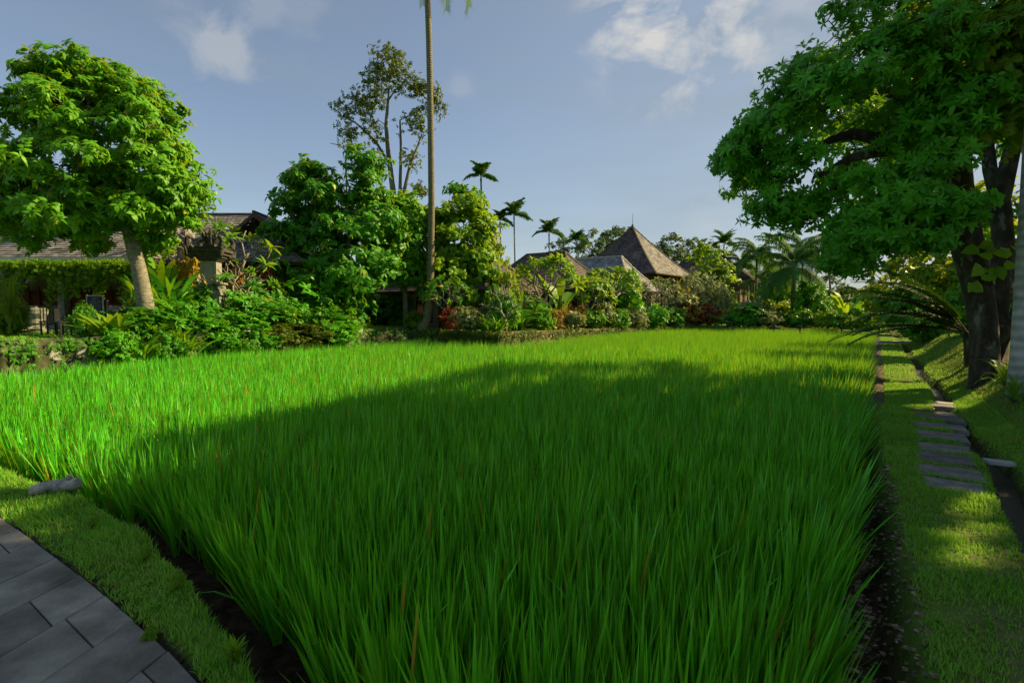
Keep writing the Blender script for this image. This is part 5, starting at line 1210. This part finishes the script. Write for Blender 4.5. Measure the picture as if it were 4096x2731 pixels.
def getproto(kind,leaf):
    key=(kind,leaf)
    if key not in PROTO:
        lf=M[leaf]
        r={'bush':lambda:proto_bush(SPR,lf,.115,280),'broadbush':lambda:proto_bush(ROS,lf,.24,150),'fine':lambda:proto_bush(FINE,lf,.10,320),'strap':lambda:proto_strap(lf),
           'nest':lambda:proto_strap(lf,34,.85,.17,.55,.9),'ginger':lambda:proto_broad(lf,26,1.5,.15),'banana':lambda:proto_broad(lf,9,2.6,.55),'fern':lambda:proto_fern(lf),'fan':lambda:proto_fan(lf),
           'airy':lambda:proto_bush(SPRW,lf,.13,110,flat=1.2),'cordy':lambda:proto_bush([rosette(12,.16,.5,(-.1,1.1)) for _ in range(4)],lf,.36,50)}[kind]()
        PROTO[key]=r; return r
    return copy_tree(PROTO[key])
Hn={'bush':1.08,'broadbush':1.08,'fine':1.08,'strap':.75,'nest':.75,'ginger':1.35,'banana':2.3,'fern':.8,'fan':1.9,'airy':1.25,'cordy':1.3}
Wn={'bush':1.7,'broadbush':1.75,'fine':1.7,'strap':1.1,'nest':1.3,'ginger':1.3,'banana':1.9,'fern':1.5,'fan':1.2,'airy':1.7,'cordy':1.7}
NAMES={'bush':'shrub','broadbush':'shrub','fine':'shrub','airy':'shrub','strap':'strap_leaf_plant','nest':'birds_nest_fern','ginger':'ginger_plant','banana':'banana_plant','fern':'fern','fan':'fan_palm','cordy':'cordyline'}
def rimY(u): return float(np.interp(u,[r[0] for r in rim],[p[1] for p in poly[:len(rim)]]))
def plant(kind,leaf,u,vt,w,dY,label,group=None,flowers=None,abs_=False):
    Y=dY if abs_ else rimY(u)+dY; q=Q(u,vt,Y); g_=gz(q[0],q[1]) if dY>.1 or abs_ else .05; h=max(q[2]-g_,.25)
    r=getproto(kind,leaf); r.name=NAMES[kind]; r.location=(q[0],q[1],g_); sw=w/F*Y/Wn[kind]; sh=h/Hn[kind]
    sw*=1.22; r.scale=(sw*rng.uniform(.85,1.2),sw*rng.uniform(.85,1.2),sh); r.rotation_euler=(0,0,rng.uniform(0,6.28))
    for k in ('label','group','category'): 
        if k in r: del r[k]
    for c in [c for c in r.children if c.name.startswith('flower')]: bpy.data.objects.remove(c)
    cat={'fan':'palm','fern':'fern','banana':'banana plant','ginger':'plant','strap':'plant','nest':'plant','cordy':'plant'}.get(kind,'shrub')
    tag(r,label,cat,group)
    if flowers:
        n_,m_=flowers; rz=r.rotation_euler[2]
        for i in range(n_):
            a_=rng.uniform(-2.4,-.7)-rz; rad=rng.uniform(.55,.85)*Wn[kind]/2; flower(r,(rad*cos(a_),rad*sin(a_),rng.uniform(.3,.95)*Hn[kind]),.05/max(sw,.4)*1.1,m_)
    return r
L1='shrubs in the bed left of the rice'; L2='shrubs in the bed under the middle trees'; L3='shrubs in front of the villas'; L4='bushes beyond the far rice edge'
T=[
('fern','leafYel',6,236,34,3.5,'golden fern fronds spreading at the left edge above the vines',None),
('broadbush','leafLime',8,302,30,4.0,'yellow-green plant at the left edge of the lawn',L1),
('bush','leafMid',82,306,24,1.3,'light rounded shrub beside the iron chairs',L1),
('bush','leafDark',112,332,40,0.0,'dark trailing bush on the wall face below the yellow-edged plant',L1),
('strap','leafMid',138,330,44,0.0,'strap leaves trailing down the wall face, left clump',L1),
('bush','leafMid',162,330,44,0.0,'trailing bush on the wall face between the strap-leaf clumps',L1),
('strap','leafA',184,328,44,0.0,'strap leaves trailing down the wall face, right clump',L1),
('bush','leafDark',214,326,50,0.0,'dark trailing bush with violet flowers on the wall face',L1,(10,'flowerV')),
('bush','leafMid',246,326,50,0.0,'trailing bush with white flowers on the wall face',L1,(10,'flowerW')),
('fine','leafOlive',276,326,50,0.0,'dry olive trailing growth on the wall face',L1),
('fine','leafOlive',305,326,50,0.0,'sunlit dry growth on the wall below the tall leafy tree',L1),
('bush','leafDark',334,324,44,0.0,'dark growth on the wall below the tall leafy tree',L1),
('ginger','leafMid',172,282,40,1.3,'ginger leaves crowding the golden shrub',None),
('broadbush','leafMid',128,316,44,.8,'leafy shrub right of the yellow-edged plant',L1),
('bush','leafMid',215,304,50,.9,'mid-green shrub before the shrine',L1),
('broadbush','leafMid',252,304,50,.9,'broad-leaved shrub in front of the low frangipani',L1),
('broadbush','leafDark',300,290,44,1.6,'broad-leaved shrub filling the left flank of the tall leafy tree',L1),
('nest','leafLime',110,312,58,.45,'yellow-edged rosette plant spreading above the stone wall',None),
('airy','leafMid',128,302,34,1.6,'shrub with tiny pink flowers left of the tall ginger leaves',L1,(6,'flowerP')),
('ginger','leafA',158,268,44,2.2,'tall ginger plant with broad arching leaves before the pale trunk',None),
('ginger','leafA',140,284,34,1.7,'lower ginger plant at the foot of the pale trunk',None),
('fine','leafGold',187,257,32,3.0,'golden yellow shrub left of the stone shrine',None),
('cordy','leafCroton',237,262,24,3.6,'orange and yellow croton right of the stone shrine',None),
('broadbush','leafMid',150,310,50,.75,'dense shrub hanging over the wall below the ginger plant',L1,(4,'flowerR')),
('strap','leafMid',150,322,46,.30,'clump of narrow strap leaves spilling over the wall, left one',L1),
('bush','leafDark',176,302,50,.9,'dark shrub below the golden shrub',L1,(5,'flowerV')),
('strap','leafMid',176,326,44,.30,'clump of narrow strap leaves spilling over the wall, right one',L1),
('broadbush','leafMid',202,292,46,1.5,'leafy shrub at the foot of the shrine',L1),
('bush','leafDark',204,318,50,.4,'low dark shrub touching the rice, below the shrine',L1,(8,'flowerV')),
('broadbush','leafDark',228,296,46,1.2,'shrub under the bare frangipani branches',L1),
('bush','leafDark',236,312,56,.5,'wide dark shrub dotted with white flowers',L1,(12,'flowerW')),
('fine','leafMid',262,302,50,.8,'shrub with small pale flowers left of the tall leafy tree',L1,(8,'flowerW')),
('broadbush','leafMid',262,286,40,2.2,'upright shrub below the brick panel of the long house',L1),
('cordy','leafRed',262,268,32,3.2,'dark purple-leaved shrub in front of the long grey roof',None),
('bush','leafDark',284,300,44,1.2,'dark shrub at the left foot of the tall leafy tree',L1),
('fine','leafOlive',290,324,50,.35,'dry brownish ground shrub at the rice edge under the leafy tree',L1),
('broadbush','leafDark',276,268,36,3.4,'leafy shrub crowding the right end of the long house',L1,(2,'flowerR')),
('bush','leafMid',318,306,46,.6,'shrub at the rice edge under the tall leafy tree, left one',L2),
('broadbush','leafDark',340,312,40,.6,'shrub at the rice edge under the tall leafy tree, right one',L2),
('strap','leafMid',356,322,30,.5,'strap-leaf clump left of the shaded lawn',L2),
('bush','leafDark',372,302,50,8,'dark hedge bush behind the shaded lawn',L2),
('bush','leafDark',396,300,40,8.5,'dark hedge bush behind the lamp stake',L2),
('broadbush','leafLime',414,314,20,1.0,'small bright shrub between the pale trunk and the coconut trunk',L2),
('fine','leafPale',467,308,34,.5,'variegated pale bush right of the coconut trunk',L3),
('cordy','leafRed',452,306,24,1.5,'dark red cordyline left of the variegated bush',L3),
('strap','leafDark',485,312,30,1.3,'strap-leaf clump right of the variegated bush',L3),
('strap','leafMid',497,316,26,1.0,'arching strap-leaf clump on the earth bank',L3),
('bush','leafMid',503,288,28,2.4,'green bush behind the bare pale branches',L3),
('fan','leafMid',519,296,26,3.6,'cluster of fan palms, left part',None),
('fan','leafMid',531,276,26,4.2,'cluster of fan palms, tall right part',None),
('strap','leafDark',520,312,34,2.2,'low strap-leaf clump under the fan palms',L3),
('fine','leafYel',508,268,26,4.6,'yellowish bush against the brown roof',L3),
('bush','leafDark',540,308,30,1.5,'dark bush right of the fan palms',L3),
('banana','leafLime',561,287,30,3.2,'broad-leaved ginger lily in front of the villa posts',None),
('cordy','leafCroton',556,306,26,2.2,'yellow-orange croton under the ginger lily',L3),
('cordy','leafCroton',573,302,24,2.4,'orange croton before the villa posts',L3),
('broadbush','leafPale',571,312,34,1.0,'glossy pale-leaved bush at the earth bank, left one',L3),
('broadbush','leafMid',590,312,30,1.5,'green bush left of the twisted trunk',L3,(5,'flowerV')),
('bush','leafPale',602,304,28,1.8,'grey-green bush right of the twisted trunk',L3),
('broadbush','leafDark',628,282,36,3.0,'dark round bush below the slate roof',None,(3,'flowerR')),
('bush','leafMid',616,308,32,1.0,'low green bush at the grass edge below the slate roof, left one',L3),
('fine','leafPale',634,308,34,1.0,'low green bush at the grass edge below the slate roof, right one',L3,(4,'flowerW')),
('strap','leafMid',611,318,20,.8,'light strap-leaf clump on the grass ledge',L3),
('broadbush','leafDark',652,308,30,1.0,'dark bush below the twiggy frangipani',L3),
('fern','leafMid',664,306,30,1.4,'leafy fern clump beside the twiggy frangipani',L3),
('cordy','leafGold',681,280,20,4.5,'golden croton above the bushes, right of the twiggy frangipani',None),
('fine','leafPale',695,278,40,5,'tall pale shrub mass in front of the distant villa, left part',L3,(4,'flowerR')),
('fine','leafPale',716,284,36,5,'tall pale shrub mass in front of the distant villa, right part',L3),
('airy','leafCroton',690,298,36,2.5,'reddish-leaved shrub in the far bed',L3),
('airy','leafRed',708,302,22,2.2,'dull red shrub beside the reddish-leaved one',L3),
('bush','leafDark',672,308,28,1.2,'dark bush at the right end of the grass ledge',L3),
('fern','leafMid',722,304,28,1.2,'feathery green fern clump in the far bed',L3),
('broadbush','leafDark',740,308,32,2.0,'dark low bush left of the pale twiggy tree',L4),
('broadbush','leafMid',757,306,30,2.2,'green low bush below the pale twiggy tree',L4),
('bush','leafPale',770,312,26,1.6,'pale leafy bush left of the nearest palm trunk',L4),
('bush','leafLime',784,312,26,3,'lime bush at the foot of the nearest palm',L4),
('broadbush','leafMid',800,312,26,3,'green bush left of the conical tree',L4),
('bush','leafLime',822,312,24,3.2,'lime bush right of the conical tree',L4),
('banana','leafLime',846,298,24,5,'banana plant at the far edge of the rice, left one',L4),
('banana','leafMid',858,302,22,6,'banana plant at the far edge of the rice, right one',L4),
('bush','leafDark',835,315,24,4,'dark low bush before the banana plants',L4),
('bush','leafDark',868,312,26,5,'dark low bush right of the banana plants',L4),
('bush','leafLime',852,316,20,4,'small lime bush before the banana plants',L4),
('fern','leafMid',888,310,26,48,'fern-like bush at the end of the path',L4,None,True),
('bush','leafDark',905,312,34,42,'shadowy bush at the end of the path behind the white beam',L4,None,True),
('bush','leafMid',925,318,36,34,'green bush at the top of the bank beyond the white beam',L4,None,True),
('broadbush','leafMid',945,316,44,27,'leafy bush on top of the bank',L4,None,True),
('fern','leafA',1006,345,34,8.9,'light fern growing at the foot of the pale palm trunk',None,None,True),
('fern','leafA',1016,362,30,7.8,'lower light fern on the bank at the right edge',None,None,True),
]
for t in T:
    t=list(t)+[None]*(10-len(t)); plant(t[0],t[1],t[2],t[3],t[4],t[5],t[6],t[7],t[8],bool(t[9]))
def fr(u,vt,dY,label,seed,leafy,leaf,w=1.0,abs_=False,thin=.75,**kw):
    Y=dY if abs_ else rimY(u)+dY; q=Q(u,vt,Y); g_=gz(q[0],q[1]); r=frang(seed=seed,thin=thin,leafy=leafy,leaf=leaf,**kw); zs=[]
    me=[c for c in r.children if c.name.startswith('trunk')][0].data; co=np.zeros(len(me.vertices)*3); me.vertices.foreach_get('co',co); hh=co.reshape(-1,3)[:,2].max()
    s_=(q[2]-g_)/hh; r.scale=(s_*w,s_*w,s_); r.location=(q[0],q[1],g_); tag(r,label,'tree','frangipani trees'); return r
fr(220,222,5.2,'frangipani with bare pale branches rising behind the stone shrine',3,.35,'leafLime',depth=4,thin=.55)
fr(246,262,1.2,'low bare frangipani right of the shrine, pale crooked branches',5,.15,'leafMid',w=1.25)
fr(449,276,1.5,'small frangipani with forked pale trunk right of the coconut palm',9,.5,'leafMid')
fr(505,282,.9,'leafless frangipani with pale curling branches above the strap plants',12,.06,'leafMid',w=1.3,thin=.9)
fr(546,259,4.4,'umbrella-shaped frangipani in front of the brown roof',15,.6,'leafLime',w=.95)
fr(590,276,2.2,'old frangipani with twisted trunk below the brown roof',18,.7,'leafLime')
fr(606,268,3.4,'rounded leafy frangipani between the brown and slate roofs',21,1.0,'leafLime',w=.9)
fr(655,279,3.0,'twiggy pale frangipani below the lower corner of the slate roof',24,.5,'leafPale',w=1.1)
fr(672,284,4.0,'second twiggy frangipani, right of the slate roof',27,.6,'leafPale',w=1.1)
fr(742,301,3.0,'spreading grey frangipani in front of the wooden-walled villa',30,.5,'leafPale',w=1.5)
fr(760,303,2.6,'lower grey frangipani beside the wooden-walled villa',33,.5,'leafPale',w=1.3)

# climbing vine with big leaves on the dark trunk
q=Q(990,264,Yb-.3); root=empty('climbing_vine',(q[0],q[1],q[2]),label='climbing plant with large heart-shaped yellow-green leaves on the dark trunk',cat='vine')
mb=MB(); k=16; p=np.stack([rng.uniform(-.45,.40,k),rng.uniform(-.25,-.05,k),rng.uniform(-.45,.35,k)],1)
HEART=[np.array([[0,0,0],[.25,.42,.05],[.25,-.42,.05],[.62,.33,-.05],[.62,-.33,-.05],[1,0,-.25]])]
place(mb,HEART,p,np.stack([rng.normal(0,.4,k),-np.ones(k),rng.uniform(.2,.9,k)],1),.29*rng.uniform(.7,1.1,k),.9); mb.build('foliage',M['leafLime'],root)
mb=MB(); mb.tube([(0,.1,.3),(0.05,.1,-.5),(-.05,.12,-1.8)],[.02,.025,.03],5); mb.build('stem',M['twig'],root)
# small weeds along the verge rim
def weed(u,v,h,label,leaf='leafLime',kind='broadbush',fl=None):
    q=P(u,v,.03); r=getproto(kind,leaf); r.name='weed'; g_=gz(q[0],q[1]); s_=h/Hn[kind]; r.location=(q[0],q[1],max(g_,-.1)); r.scale=(s_*.6,s_*.6,s_)
    for k in ('label','group','category'):
        if k in r: del r[k]
    for c in [c for c in r.children if c.name.startswith('flower')]: bpy.data.objects.remove(c)
    tag(r,label,'weed','weeds on the verge rim')
weed(236,662,.13,'leafy weed on the verge rim near the bottom of the picture',kind='nest'); weed(292,690,.12,'broad-leaved weed at the bottom edge of the picture',kind='nest'); weed(178,595,.14,'thin weed halfway along the verge rim',kind='airy')
weed(146,565,.13,'small weed with pale leaves above the halfway weed',kind='airy'); weed(150,632,.10,'tiny leafy weed at the edge of the paving slabs',kind='broadbush'); weed(92,530,.12,'small weed beyond the pale ones, nearer the log',kind='airy')
# far woods closing the view
mb=MB(); n=15000
a=rng.uniform(-.75,1.25,n); Yd=rng.uniform(105,135,n); hmax=5.5+2.2*np.sin(a*9)+1.5*np.sin(a*23+1)+1.2*np.sin(a*51)
p=np.stack([a*Yd,Yd,.3+hmax*rng.random(n)**.7],1)
place(mb,SPR,p,np.stack([rng.normal(0,.5,n),-np.ones(n)*.5,np.ones(n)*.7],1),.75*rng.uniform(.7,1.3,n),.4,base=np.clip(.5+.5*np.sin(a*37)*np.sin(p[:,2]),0,1))
mb.build('far_woods',M['leafFar'],label='low line of distant woodland beyond the rice and villas',cat='woods',kind='stuff')
